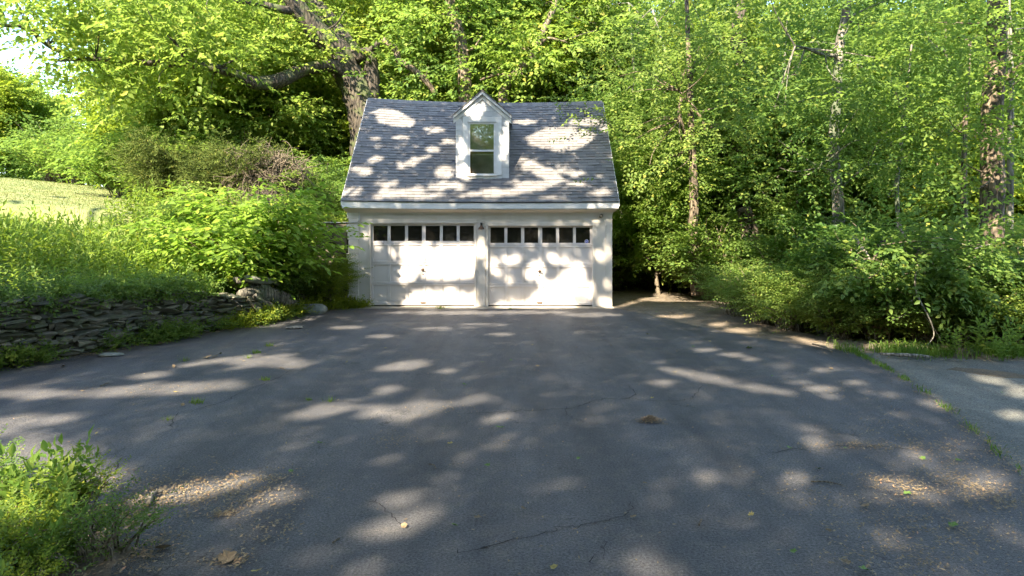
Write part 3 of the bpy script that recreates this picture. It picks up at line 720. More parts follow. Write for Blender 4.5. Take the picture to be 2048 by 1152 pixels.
# ------------------------------------------------------------------ foliage machinery
def templates(seed, n, L, ll, lw, k=5, droop=.12, fold=.22, ang=55, spiral=False, six=False):
    g = np.random.default_rng(seed); out = []
    for _ in range(k):
        vs = []
        for i in range(n):
            t = (i + .7) / n * L; s = 1 if i % 2 else -1
            l = ll * g.uniform(.7, 1.15) * (1 - .25 * abs(i / n - .4)); w = lw * g.uniform(.8, 1.15) * l / ll
            a = math.radians(ang + g.normal() * 12) * (1 if i < n - 1 else .1)
            base_ = np.array([t, 0, -droop * t * t / L])
            if spiral:
                ph = i * 2.4 + g.normal() * .3; rad = np.array([0, math.cos(ph), math.sin(ph)])
                d = np.array([math.cos(a), 0, 0]) + math.sin(a) * rad; nrm = np.array([math.sin(a), 0, 0]) - math.cos(a) * rad
            else:
                d = np.array([math.cos(a), s * math.sin(a), g.normal() * .22 - droop]); nrm = np.array([g.normal() * .3, g.normal() * .35, 1])
            d /= np.linalg.norm(d); lat = np.cross(d, nrm); lat /= np.linalg.norm(lat); nn = np.cross(lat, d)
            b0 = base_ + d * .12 * l; tip = b0 + d * l - nn * l * fold * .8
            m1 = b0 + d * l * .42
            if six:
                m2 = b0 + d * l * .72 - nn * l * fold * .35
                vs += [b0, m1 + lat * w * .5 + nn * w * fold, m2 + lat * w * .32 + nn * w * fold * .3, tip, m2 - lat * w * .32 + nn * w * fold * .3, m1 - lat * w * .5 + nn * w * fold]
            else:
                vs += [b0, m1 + lat * w * .5 + nn * w * fold, tip, m1 - lat * w * .5 + nn * w * fold]
        out.append(np.array(vs))
    return out
def foliage(O, Dv, sc, T, seed=0, tilt=.25):
    g = np.random.default_rng(seed); O = np.asarray(O, float); Dv = np.asarray(Dv, float); nS = len(O)
    Dv = Dv / (np.linalg.norm(Dv, axis=1, keepdims=True) + 1e-9)
    up = np.c_[g.normal(0, tilt, (nS, 2)), np.ones(nS)]; vert = np.abs(Dv[:, 2]) > .93
    up[vert] = np.c_[g.normal(size=(vert.sum(), 2)), np.zeros(vert.sum())]
    Y = np.cross(up, Dv); Y /= np.linalg.norm(Y, axis=1, keepdims=True) + 1e-9; Z = np.cross(Dv, Y)
    R = np.stack([Dv, Y, Z], -1) * (np.ones(nS) * sc)[:, None, None]
    idx = g.integers(0, len(T), nS); Vs, Fs, off = [], [], 0
    six = T[0].shape[0]
    for k, t in enumerate(T):
        s = idx == k
        if not s.any(): continue
        v = np.einsum('sij,vj->svi', R[s], t) + O[s][:, None, :]
        Vs.append(v.reshape(-1, 3)); off += v.shape[0] * v.shape[1]
    return np.concatenate(Vs)
def leaf_faces(V, six=False):
    if six:
        i = np.arange(0, len(V), 6)
        return np.concatenate([np.stack([i, i + 1, i + 2, i + 3], -1), np.stack([i, i + 3, i + 4, i + 5], -1)])
    i = np.arange(0, len(V), 4)
    return np.concatenate([np.stack([i, i + 1, i + 2], -1), np.stack([i, i + 2, i + 3], -1)])
def leafmesh(name, V, mat, six=False): return npmesh(name, V, leaf_faces(V, six), mat)

T_MED = templates(1, 10, .62, .125, .085, 6, .16)
T_BIG = templates(2, 8, .8, .21, .12, 6, .22, .18, 60)
T_FAR = templates(3, 8, .85, .20, .14, 6, .16)
T_UND = templates(9, 10, .80, .23, .15, 6, .2)
T_FINE = templates(4, 16, .42, .055, .026, 6, .10)
T_NEED = templates(5, 20, .45, .10, .022, 6, .1, .1, 38, True)
T_HERB = templates(6, 10, .42, .11, .042, 6, 0, .2, 62, True)
T_SHADE = templates(7, 9, .60, .17, .125, 6, .14)

def crown_points(seed, rx, ry, rz, ncl, per, cr_=.9, low=-1.0, flat=.42):
    """clump centres in an uneven ellipsoid, then spray origins and directions"""
    g = np.random.default_rng(seed)
    u = g.normal(size=(ncl, 3)); u /= np.linalg.norm(u, axis=1, keepdims=True)
    lump = 1 + .22 * np.sin(u[:, 0] * 5 + seed) * np.cos(u[:, 2] * 4 + seed * 1.7) + .1 * g.normal(size=ncl)
    r = g.random(ncl) ** (1 / 3.2) * lump
    C = u * r[:, None] * np.array([rx, ry, rz]); C = C[C[:, 2] > low * rz]
    k = len(C); w = g.normal(size=(k, per, 3)) * np.array([1, 1, flat]) * cr_ * (.6 + .6 * g.random((k, 1, 1)))
    O = C[:, None, :] + w
    Dr = w * np.array([1, 1, .5]) + .35 * C[:, None, :] / max(rx, ry) * np.array([1, 1, .3]) + g.normal(0, .25, w.shape)
    return C, O.reshape(-1, 3), Dr.reshape(-1, 3)
def tree_meshes(seed, h, cz, rx, rz, ncl, per, T, leafm, barkm, r0=.22, cr_=.9, low=-1, lean=0, nl=14, sc=1.0):
    g = random.Random(seed)
    C, O, Dr = crown_points(seed, rx, rx, rz, ncl, per, cr_, low)
    V = foliage(O + np.array([0, 0, cz]), Dr, sc, T, seed)
    crown = leafmesh('crown', V, leafm)
    m_ = MB(); top = cz + rz * .6; n_ = 6
    pts = [(lean * (i / n_) ** 1.5 + g.gauss(0, .10) * (i > 0), g.gauss(0, .10) * (i > 0), -.3 + (top + .3) * i / n_) for i in range(n_ + 1)]
    m_.tube(pts, [r0 * 1.25, r0, r0 * .9, r0 * .75, r0 * .55, r0 * .35, r0 * .12], 9, wob=.06, seed=seed)
    ids = list(range(len(C))); g.shuffle(ids)
    for i in ids[:nl]:
        e = Vector(C[i]) + Vector((0, 0, cz)); zt = min(max(e.z - 1.0 - g.random() * 1.5, h * .12), top * .9)
        f = (zt + .3) / (top + .3) * n_; k = min(int(f), n_ - 1); s_ = Vector(pts[k]).lerp(Vector(pts[k + 1]), f - k)
        mid = s_.lerp(e, .5) + Vector((g.gauss(0, .25), g.gauss(0, .25), -.1 * (e - s_).length + g.gauss(0, .15)))
        rr = r0 * (.38 if g.random() < .4 else .22)
        m_.tube([s_, mid, e], [rr, rr * .6, rr * .15], 5, cap=False, sub=3)
    me_ = bpy.data.meshes.new('trunk'); me_.from_pydata(m_.v, [], m_.f); me_.polygons.foreach_set('use_smooth', [True] * len(me_.polygons)); me_.materials.append(barkm)
    return me_, crown
def plant(name, meshes, loc, rz=0, sc=1.0, label=None, cat=None, group=None, parts=('trunk', 'crown')):
    r = empty(name, loc, label, cat, group, rz); r.scale = (sc, sc, sc) if not isinstance(sc, tuple) else sc
    for nm, me_ in zip(parts, meshes): obj(nm, me_, r)
    return r

# background woods: kinds
K = [tree_meshes(31, 15, 9.0, 3.6, 6.0, 75, 30, T_FAR, M['green'], M['bark_dark'], .24, .62),
     tree_meshes(32, 16, 9.5, 4.0, 6.5, 90, 30, T_FAR, M['lime'], M['bark_warm'], .26, .66),
     tree_meshes(33, 14, 8.5, 3.4, 6.2, 75, 30, T_FAR, M['olive'], M['bark_pale'], .20, .62, lean=1.2),
     tree_meshes(34, 9, 4.6, 2.6, 4.0, 64, 24, T_UND, M['lime'], M['twig'], .10, .5, lean=-.5),
     tree_meshes(35, 9, 4.8, 2.8, 4.2, 64, 24, T_UND, M['green'], M['bark_pale'], .09, .5, lean=.4),
     tree_meshes(36, 8, 4.2, 2.6, 3.8, 60, 24, T_UND, M['yellow'], M['twig'], .09, .5)]
LW = 'leafy green tree in the dense woods beyond the garage'
def woods(kind, X, D, sc=1.0, z=None, label=LW, group='trees in the dense woods beyond the garage', name='woodland_tree'):
    z = Hf(X, D) if z is None else z
    return plant(name, K[kind], (X, D, z), random.uniform(0, 6.28), sc, label, 'tree', group)
def px2X(px, D): return (px - 1024) / FPX * D
KN = ['dark green tree', 'lime green tree', 'olive green tree', 'slim lime green tree', 'slim mid-green tree', 'slim yellow-green tree']
def where(px):
    for lim, w_ in ((330, 'behind the left lawn'), (480, 'above the lawn edge'), (640, 'under the long oak limb'), (760, 'behind the left roof end'), (900, 'behind the roof left of the dormer'), (1050, 'behind the dormer peak'), (1220, 'behind the right roof half'), (1350, 'beside the right garage wall'), (1450, 'behind the ivy-wrapped trunk'), (1580, 'around the dark furrowed trunk'), (1740, 'around the slender pale trunk'), (1880, 'between the slender and shaggy trunks'), (2050, 'around the shaggy trunk')):
        if px < lim: return w_
    return 'past the right edge of the picture'
g = random.Random(44)
# rows, given as photo columns at a distance
for D, cols, sc, rw in ((29, range(430, 2200, 165), .95, 'front'), (34, range(395, 2250, 135), 1.05, 'second'), (42, range(350, 2200, 115), 1.15, 'third'), (54, range(300, 2200, 95), 1.3, 'farthest')):
    for px in cols:
        px = px + g.uniform(-40, 40); d_ = D + g.uniform(-2, 2)
        if D < 30 and 640 < px < 830: continue
        if px < 330: k = g.choice([1, 1, 3])
        elif px < 760: k = g.choice([1, 1, 1, 0, 2])
        elif px < 1250: k = g.choice([0, 1, 2, 1])
        else: k = g.choice([0, 0, 2, 1])
        woods(k, px2X(px, d_), d_, sc * g.uniform(.85, 1.15), label='%s, %s row of the woods, %s' % (KN[k], rw, where(px)), group='%ss %s' % (KN[k], where(px)))
# understorey
for D, cols, rw in ((26, range(300, 700, 75), 'middle'), (25.2, range(1270, 2150, 75), 'middle'), (31, range(380, 2150, 95), 'back'), (21, range(1330, 2150, 90), 'front')):
    for px in cols:
        px = px + g.uniform(-25, 25); d_ = D + g.uniform(-1, 1)
        if 1335 < px < 1535 and d_ < 24: continue
        k = g.choice([3, 3, 5]) if px < 760 else g.choice([4, 4, 3, 5, 4])
        woods(k, px2X(px, d_), d_, g.uniform(.6, .95), label='%s, %s row of the thicket, %s' % (KN[k], rw, where(px)), group='%ss %s' % (KN[k], where(px)), name='young_tree')
# behind and beside the camera (seen in the window panes)
for i in range(26):
    X = -34 + i * 2.7; Y = -19 - 4 * math.sin(i * 1.7); woods(g.choice([3, 4, 4]), X, Y, g.uniform(1.0, 1.4), 0, label='young leafy tree across the driveway, outside the picture', group='young trees across the driveway', name='young_tree')
for X, Y in ((-22, -24), (-18, -22), (-9, -24), (0, -25), (8, -23), (16, -26), (-32, -20), (26, -22), (-14, -30), (-5, -27), (4, -30), (12, -26), (20, -22), (-28, -10), (26, -8), (24, 4), (-26, 2)):
    woods(g.choice([0, 1, 2]), X, Y, 1.0, 0, label='tall leafy tree across the driveway, outside the picture', group='trees across the driveway')
# far paler trees on the left beyond the lawn
for i, (px, D, s_) in enumerate(((-60, 44, .72), (10, 46, .72), (70, 52, .72), (130, 50, .42), (190, 44, .46), (30, 62, .85), (105, 66, .6), (250, 42, .62), (290, 38, .66))):
    woods(3 if i % 2 else 5, px2X(px, D), D, s_ * 1.5, label='pale distant tree beyond the lawn, %s from the left' % ['first', 'third', 'fourth', 'sixth', 'seventh', 'second', 'fifth', 'eighth', 'ninth'][i], group='distant trees beyond the lawn', name='distant_tree')

# ------------------------------------------------------------------ named trees of the picture
def trunk_tree(name, label, paths, barkm, clumps=None, leafm=None, T=T_MED, seed=1, per=26, cr_=.7, sc=1.0, twigs=0, group=None, sides=12):
    """paths: list of (list of (px,py,D), radii).  clumps: list of (px,py,D)"""
    P0 = P(*paths[0][0][0]); r = empty(name, P0, label, 'tree', group); b_ = MB(); ends = []
    for i, (pp, rad) in enumerate(paths):
        pts = [P(*q) - P0 for q in pp]; b_.tube(pts, rad, sides if i == 0 else 9, wob=.07, seed=seed + i, sub=5); ends += pts[1:]
    gg = np.random.default_rng(seed)
    if clumps:
        C = np.array([tuple(P(*q) - P0) for q in clumps]); C = C + gg.normal(0, .25, C.shape)
        w = gg.normal(size=(len(C), per, 3)) * np.array([1, 1, .45]) * cr_
        O = (C[:, None] + w).reshape(-1, 3); Dr = (w + gg.normal(0, .3, w.shape)).reshape(-1, 3)
        for c_ in C:
            e = min(ends, key=lambda q: (Vector(c_) - q).length); L = (Vector(c_) - e).length
            if L < 2.2:
                mid = e.lerp(Vector(c_), .5) + Vector(gg.normal(0, .15 * L / 2, 3)); b_.tube([e, mid, Vector(c_)], [.022, .013, .004], 5, cap=False, sub=3)
        obj('crown', leafmesh('crown', foliage(O, Dr, sc, T, seed), leafm), r)
    b_.build('trunk', barkm, r, smooth=True)
    return r
def scatter_px(n_, x0, x1, y0, y1, D0, D1, seed):
    q = random.Random(seed); return [(q.uniform(x0, x1), q.uniform(y0, y1), q.uniform(D0, D1)) for _ in range(n_)]
# great oak left of the garage
D0 = 25.0
trunk_tree('oak_tree', 'huge forked oak with a long low limb, behind the left end of the garage roof', [
    ([(742, 330, D0), (733, 250, D0), (722, 200, D0), (700, 150, D0), (672, 100, D0 - .4), (632, 60, D0 - .8), (595, 15, D0 - 1.2), (565, -40, D0 - 1.6), (550, -120, D0 - 2)], [.68, .60, .56, .54, .46, .36, .31, .28, .22]),
    ([(738, 260, D0 + .1), (744, 190, D0), (743, 140, D0), (738, 100, D0)], [.34, .30, .27, .26]),
    ([(738, 108, D0), (716, 112, D0 - .1), (695, 90, D0 + .2), (668, 50, D0 + .5), (630, 5, D0 + .8), (600, -50, D0 + 1)], [.25, .30, .30, .28, .24, .2]),
    ([(738, 104, D0), (752, 92, D0 - .3), (757, 84, D0 - .4)], [.14, .11, .09]),
    ([(705, 165, D0), (672, 134, D0 - .6), (640, 133, D0 - 1), (600, 142, D0 - 1.5), (560, 160, D0 - 2), (512, 166, D0 - 2.4), (480, 152, D0 - 2.7), (430, 136, D0 - 3), (380, 128, D0 - 3.2), (330, 127, D0 - 3.5), (250, 122, D0 - 3.8), (190, 118, D0 - 4), (110, 122, D0 - 4.2)], [.26, .23, .21, .21, .24, .23, .17, .14, .125, .11, .09, .07, .03]),
    ([(590, 22, D0 - 1.2), (560, 18, D0 - 1.6), (520, 8, D0 - 2), (470, 0, D0 - 2.4), (420, -12, D0 - 2.6)], [.17, .13, .11, .10, .07]),
    ([(330, 127, D0 - 3.5), (365, 118, D0 - 3.6), (350, 85, D0 - 3.7), (320, 60, D0 - 3.8)], [.05, .05, .035, .02]),
    ([(440, 136, D0 - 3), (470, 118, D0 - 3.1), (500, 100, D0 - 3.2)], [.05, .035, .015]),
    ([(150, 120, D0 - 4), (95, 90, D0 - 4.4), (50, 55, D0 - 5), (-10, 50, D0 - 5.5)], [.05, .06, .05, .05]),
    ([(645, 65, D0 - .8), (672, 48, D0 - 1.2), (690, 20, D0 - 1.5)], [.05, .03, .015])],
    M['bark'], scatter_px(26, 130, 470, -60, 100, 20.5, 22, 1) + scatter_px(22, 140, 470, -60, 118, 22.5, 26, 47) + scatter_px(12, 470, 640, -60, 118, 26, 28, 45) + scatter_px(14, 180, 560, 140, 230, 22, 27, 44) + scatter_px(14, 640, 900, -80, 60, 26.2, 28, 2) + scatter_px(8, 500, 700, 90, 220, 26.5, 29, 3) + scatter_px(5, 130, 430, 85, 165, 20.0, 20.9, 46) + [(30, 20, 19.5), (90, 70, 20), (60, -10, 20), (20, -20, 20), (110, 10, 20.5), (160, 60, 21)], M['lime'], T_UND, 61, 17, .75, sides=20)
trunk_tree('oak_tree', 'tall oak with pale broken bark rising just left of the dormer peak', [
    ([(936, 330, 25.6), (934, 240, 25.6), (930, 180, 25.6), (926, 120, 25.6), (918, 70, 25.6), (905, 20, 25.6), (893, -40, 25.6)], [.38, .33, .29, .26, .24, .23, .21]),
    ([(922, 100, 25.6), (945, 98, 25.4), (965, 70, 25.2)], [.07, .05, .02]),
    ([(872, 190, 25.2), (850, 160, 25), (825, 138, 24.9), (797, 120, 24.8), (792, 100, 24.8), (765, 78, 24.8)], [.10, .12, .12, .13, .12, .10])],
    M['bark_warm'], scatter_px(16, 760, 1010, -60, 60, 26, 28.5, 4) + scatter_px(12, 760, 1000, 60, 190, 26.5, 29, 5) + scatter_px(5, 800, 930, 110, 190, 24.8, 25.4, 55), M['green'], T_UND, 62, 20, .75)
trunk_tree('oak_tree', 'grey branching oak rising just right of the dormer peak', [
    ([(1012, 330, 25.6), (1010, 230, 25.6), (1008, 180, 25.6), (1040, 140, 25.6), (1066, 110, 25.6), (1088, 60, 25.6), (1110, 10, 25.6), (1125, -40, 25.6)], [.22, .19, .17, .15, .13, .115, .10, .08]),
    ([(1066, 110, 25.6), (1092, 78, 25.4), (1125, 82, 25.2)], [.08, .06, .03]),
    ([(1008, 180, 25.6), (1018, 155, 25.4), (990, 150, 25.3), (960, 160, 25.2)], [.10, .08, .06, .03])],
    M['bark_warm'], scatter_px(7, 990, 1120, -20, 170, 24.5, 25.2, 57) + scatter_px(18, 990, 1260, -60, 80, 26.2, 28.5, 6) + scatter_px(12, 980, 1240, 80, 190, 26.3, 29, 7), M['lime'], T_UND, 63, 20, .75)
trunk_tree('oak_tree', 'thick dark trunk with deeply furrowed bark standing deep in the woods right of the garage', [
    ([(1484, 520, 23.5), (1482, 420, 23.5), (1477, 300, 23.5), (1476, 180, 23.5), (1478, 60, 23.5), (1480, -40, 23.5)], [.36, .32, .30, .29, .27, .25]),
    ([(1477, 170, 23.5), (1500, 160, 23), (1530, 172, 22.6)], [.09, .06, .03])],
    M['bark_dark'], scatter_px(22, 1330, 1640, -50, 120, 20, 24.5, 8) + scatter_px(5, 1380, 1600, 200, 330, 20, 22.5, 9), M['green'], T_UND, 64, 20, .75)
trunk_tree('maple_tree', 'slender pale trunk standing up out of the bushes on the right', [
    ([(1680, 580, 16.5), (1679, 500, 16.5), (1677, 420, 16.5), (1670, 340, 16.5), (1668, 270, 16.5), (1674, 180, 16.5), (1680, 90, 16.5), (1690, 40, 16.5), (1700, -40, 16.5)], [.16, .15, .135, .125, .12, .115, .11, .10, .09]),
    ([(1676, 110, 16.5), (1650, 110, 16), (1610, 96, 15.6), (1590, 92, 15.4)], [.05, .045, .03, .015]),
    ([(1672, 350, 16.5), (1655, 345, 16), (1640, 335, 15.7)], [.04, .03, .01]),
    ([(1678, 380, 16.5), (1710, 350, 16.2), (1735, 330, 16)], [.035, .025, .01])],
    M['bark_pale'], scatter_px(16, 1540, 1860, -40, 110, 14.5, 18, 10) + scatter_px(24, 1530, 1830, 110, 350, 13.8, 17, 11), M['green'], T_MED, 65, 22, .55)
trunk_tree('maple_tree', 'ivy-wrapped sunlit trunk where the dirt path enters the woods', [
    ([(1394, 590, 19.3), (1390, 540, 19.3), (1386, 470, 19.3), (1388, 400, 19.3), (1384, 300, 19.3), (1380, 180, 19.3), (1372, -30, 19.3)], [.17, .15, .135, .12, .10, .08, .05]),
    ([(1384, 300, 19.3), (1360, 240, 19), (1362, 190, 18.8)], [.06, .06, .03]), ([(1384, 270, 19.3), (1410, 262, 19.1), (1395, 225, 19), (1358, 182, 18.9)], [.06, .055, .045, .03])],
    M['bark_warm'], scatter_px(12, 1310, 1450, 60, 350, 17.6, 18.8, 59) + scatter_px(26, 1265, 1470, 80, 330, 18, 21, 12) , M['green'], T_MED, 66, 22, .62)
trunk_tree('oak_tree', 'broad shaggy-barked trunk at the far right edge of the woods', [
    ([(1990, 680, 14.5), (1985, 600, 14.5), (1982, 480, 14.5), (1984, 350, 14.5), (1982, 250, 14.5), (1988, 150, 14.5), (1994, 50, 14.5), (1996, -40, 14.5)], [.27, .25, .23, .22, .21, .20, .19, .18]),
    ([(1984, 200, 14.5), (2010, 160, 14.2), (2050, 120, 14)], [.06, .05, .03])],
    M['bark_warm'], scatter_px(24, 1800, 2100, -50, 260, 12.8, 14, 14) + scatter_px(4, 1860, 1950, 260, 420, 13, 14, 15), M['lime'], T_MED, 67, 22, .5)
trunk_tree('birch_tree', 'thin smooth grey trunk beside the shaggy trunk at the right edge', [
    ([(2018, 560, 15.4), (2020, 420, 15.4), (2021, 300, 15.4), (2022, 180, 15.4), (2018, 60, 15.4), (2014, -30, 15.4)], [.07, .065, .06, .058, .055, .05])],
    M['bark_pale'], [(2060, 60, 15.5), (2080, 140, 15.5), (2040, 10, 15.2)], M['green'], T_MED, 68, 22, .5)
trunk_tree('dead_tree_stump', 'dark leaning broken stump in the woods behind the bushes', [
    ([(1505, 520, 20.5), (1500, 480, 20.5), (1493, 440, 20.5), (1488, 418, 20.4)], [.30, .27, .26, .20]), ([(1508, 500, 20.2), (1512, 460, 20.1), (1505, 430, 20)], [.07, .06, .05])], M['bark_dark'], seed=69)
for i, (px, D, r_, lab) in enumerate(((1250, 27, .10, 'thin pale trunk just right of the garage wall'), (1325, 26, .11, 'pale trunk between the garage and the ivy-wrapped trunk'), (1560, 22, .08, 'thin brown trunk between the dark furrowed trunk and the pale slender trunk'), (1800, 16, .06, 'thin brown sapling trunk in the tangle right of the slender pale trunk'), (1925, 17, .09, 'thin trunk in the bushes left of the shaggy trunk'), (610, 27, .13, 'sunlit pale trunk under the long oak limb'), (1212, 31, .16, 'pale trunk rising behind the right end of the garage roof'))):
    z0 = Hf(px2X(px, D), D); y0 = HOR - (z0 - 2.2) * FPX / D
    trunk_tree('sapling_tree', lab, [([(px, y0, D), (px + g.uniform(-8, 8), y0 - 120, D), (px + g.uniform(-14, 14), y0 - 260, D), (px + g.uniform(-20, 20), y0 - 400, D), (px + g.uniform(-25, 25), y0 - 560, D)], [r_, r_ * .9, r_ * .8, r_ * .6, r_ * .3])] + ([([(1245, 300, 27), (1230, 262, 24), (1205, 240, 21), (1170, 232, 20)], [.06, .04, .025, .01])] if i == 0 else []), M['bark_pale'] if 'pale' in lab else M['bark_warm'],
               ([(1170, 232, 20), (1185, 238, 20.2), (1198, 232, 20.6)] if i == 0 else []) + scatter_px(7, px - 70, px + 70, max(-40, y0 - 560), y0 - 260, D - 1.2, D + 1.2, 90 + i), M['green'] if px > 1200 else M['lime'], T_MED, 70 + i, 20, .6)

# ------------------------------------------------------------------ bushes
def bush_meshes(seed, h, r, stems, per, T, leafm, barkm, sc=1.0, tilt=.25, dome=True, up=.25, t0=.25, six=False):
    g_ = np.random.default_rng(seed); m_ = MB(); O, Dr = [], []
    for i in range(stems):
        az = g_.uniform(0, 6.283); out = r * g_.uniform(.25, 1.0); hh = h * (1 - .45 * (out / r) ** 2) * g_.uniform(.75, 1.08)
        d = np.array([math.cos(az), math.sin(az), 0]); b0 = d * r * .15 * g_.random() + np.array([g_.normal() * .1, g_.normal() * .1, -.05])
        pts = [b0 + d * out * t ** 1.5 + np.array([0, 0, hh * (t * 1.25 - .25 * t * t)]) + g_.normal(0, .02, 3) for t in (0, .3, .6, .85, 1)]
        m_.tube(pts, [.016, .013, .01, .007, .003], 4, cap=False, sub=2)
        for _ in range(per):
            t = g_.uniform(t0, 1.0); k = min(int(t * 4), 3); q = np.array(pts[k]) + (np.array(pts[k + 1]) - np.array(pts[k])) * (t * 4 - k)
            a = az + g_.normal() * 1.1; dd = np.array([math.cos(a), math.sin(a), up + g_.normal() * .25])
            O.append(q + g_.normal(0, .05, 3)); Dr.append(dd)
    me_ = bpy.data.meshes.new('stems'); me_.from_pydata([tuple(v) for v in m_.v], [], m_.f); me_.materials.append(barkm)
    return me_, leafmesh('foliage', foliage(np.array(O), np.array(Dr), sc, T, seed, tilt), leafm, six)
def bush(name, meshes, X, Y, label, rz=0, sc=1.0, z=None, group=None, cat='bush'):
    return plant(name, meshes, (X, Y, Hf(X, Y) if z is None else z), rz, sc, label, cat, group, ('stems', 'foliage'))
T_BIG6 = templates(12, 9, .85, .22, .115, 6, .20, .16, 58, six=True)
BK = [bush_meshes(201, 1.5, 1.0, 42, 16, T_MED, M['green'], M['twig'], .72), bush_meshes(202, 1.2, .95, 46, 18, T_FINE, M['green'], M['twig'], 1.0),
      bush_meshes(203, 1.7, 1.1, 42, 16, T_MED, M['deep'], M['twig'], .8), bush_meshes(204, 1.3, 1.0, 42, 16, T_MED, M['lime'], M['twig'], .7),
      bush_meshes(205, 1.1, .9, 50, 20, T_FINE, M['green'], M['twig'], 1.1)]
# the big broad-leaved shrub on the bank
big_ = bush_meshes(210, 2.9, 2.1, 64, 12, T_BIG6, M['shrub'], M['twig'], 1.0, .12, True, .05, .35, True)
bush('broadleaf_shrub', big_, -6.05, 15.9, 'large bright green shrub with broad layered leaves above the end of the stone wall', .4, 1.0, Hf(-5.9, 15.5) * .35)
bush('broadleaf_shrub', bush_meshes(211, 2.2, 1.5, 34, 10, T_BIG6, M['lime'], M['twig'], .75, .12, True, .05, .35, True), -7.3, 17.2, 'smaller broad-leaved shrub behind and left of the large bright one', 1.1)
bush('fine_shrub', bush_meshes(212, 1.35, .75, 60, 22, T_FINE, M['olive'], M['twig'], 1.0), -4.75, 17.0, 'fine-leaved pale green shrub against the left corner of the garage', 0, 1.0, .1)
bush('fine_shrub', BK[1], -5.2, 16.75, 'fine-leaved shrub behind the grey boulder', 1, 1.0, .2)
bush('leafy_bush', BK[2], -5.5, 15.8, 'dark leafy bush under the broad-leaved shrub behind the driftwood', 2, .75, .25)
for i, (X, Y, k, s_, lab) in enumerate(((-9.5, 21.5, 3, 1.6, 'bright bush between the lawn and the dark juniper'), (-11.5, 22.5, 0, 1.5, 'green bush at the end of the lawn left of the juniper'), (-13.5, 26.5, 3, 1.8, 'bushy weeds along the far edge of the lawn'), (-16.5, 29, 0, 2.0, 'bushy green shrub past the lawn edge under the distant trees'), (-20, 31.5, 3, 2.0, 'leftmost leafy shrub past the lawn'), (-22.5, 33.5, 0, 2.2, 'dark shrub at the far left corner of the lawn'), (-17.5, 31.5, 4, 2.6, 'fine-leaved tall shrub past the far lawn edge'), (-12.5, 28.5, 3, 2.2, 'tall bright shrub in front of the woods left of the juniper'), (-9.0, 24.5, 3, 2.0, 'bright shrub in front of the woods above the juniper'), (-6.2, 20.6, 0, 1.3, 'green bush behind the concrete wall'), (-5.2, 19.2, 0, .85, 'small bush on top of the concrete wall by the garage'))):
    bush('leafy_bush', BK[k], X, Y, lab, i * 1.3, s_)
g = random.Random(77)
# right-hand bushes: front row follows the path edge
FR = [(5.7, 16.4, 1, .9), (4.95, 15.6, 1, 1.05), (5.0, 14.4, 1, 1.1), (5.3, 13.4, 4, 1.15), (5.9, 12.8, 1, 1.1), (5.7, 12.2, 0, .72), (6.3, 12.1, 2, .8), (7.0, 11.95, 0, .8), (7.7, 11.9, 2, .85), (8.5, 11.75, 0, .9), (9.3, 11.7, 2, .95), (10.2, 11.7, 2, 1.0), (11.2, 11.6, 0, 1.0)]
words_ = ['first', 'second', 'third', 'fourth', 'fifth', 'sixth', 'seventh', 'eighth', 'ninth', 'tenth', 'eleventh', 'twelfth', 'thirteenth']
for i, (X, Y, k, s_) in enumerate(FR):
    bush('leafy_bush', BK[k], X + .35, Y + .35, 'green bush at the edge of the dirt, %s from the garage in the front row' % words_[i], g.uniform(0, 6), s_, group='front row of bushes beside the driveway')
for Y0, n_, z_, s0 in ((13.6, 8, 0, 1.15), (15.4, 8, 0, 1.25), (17.6, 9, 0, 1.35), (20, 9, 0, 1.4), (23, 10, 0, 1.4), (27, 10, 0, 1.5)):
    for i in range(n_):
        X = (6.7 if Y0 < 19 else 3.2 if Y0 > 22 else 5.5) + i * (1.25 if Y0 < 16 else 1.7) + g.uniform(-.4, .4); Y = Y0 + g.uniform(-.6, .6)
        kb_ = g.choice([0, 2, 2, 4, 0]); wh = where(1024 + X / Y * FPX); dn = 'near' if Y < 15 else 'middle' if Y < 19 else 'deep'
        bush('leafy_bush', BK[kb_], X, Y, '%s undergrowth bush in %s shade %s' % (['mid-green', '', 'dark green', '', 'fine-leaved'][kb_], dn, wh), g.uniform(0, 6), s0 * g.uniform(.8, 1.2), 0, 'undergrowth bushes %s' % wh)
for i, (X, Y, k, s_) in enumerate(((3.4, 22.6, 0, 1.3), (4.3, 24.2, 3, 1.5), (3.2, 25.5, 0, 1.7), (5.4, 23.6, 0, 1.4), (4.4, 26.6, 3, 1.9), (6.2, 22.2, 3, 1.3), (3.0, 24.0, 3, 1.3))):
    bush('leafy_bush', BK[k], X, Y, '%s bush closing the dirt path beside the garage, %s in the clump' % ('mid-green' if k == 0 else 'lime green', words_[i]), i * 1.1, s_, 0, 'bushes closing the dirt path')
# fill under the left woods
for i in range(26):
    D = g.uniform(23, 32); px = g.uniform(230, 690); X = px2X(px, D)
    kb_ = g.choice([0, 3, 3]); bush('leafy_bush', BK[kb_], X, D, '%s undergrowth bush %s the woods %s' % ('green' if kb_ == 0 else 'bright lime', 'at the foot of' if D < 27 else 'deeper in', where(px)), g.uniform(0, 6), g.uniform(1.4, 2.1), None, 'undergrowth bushes %s' % where(px))
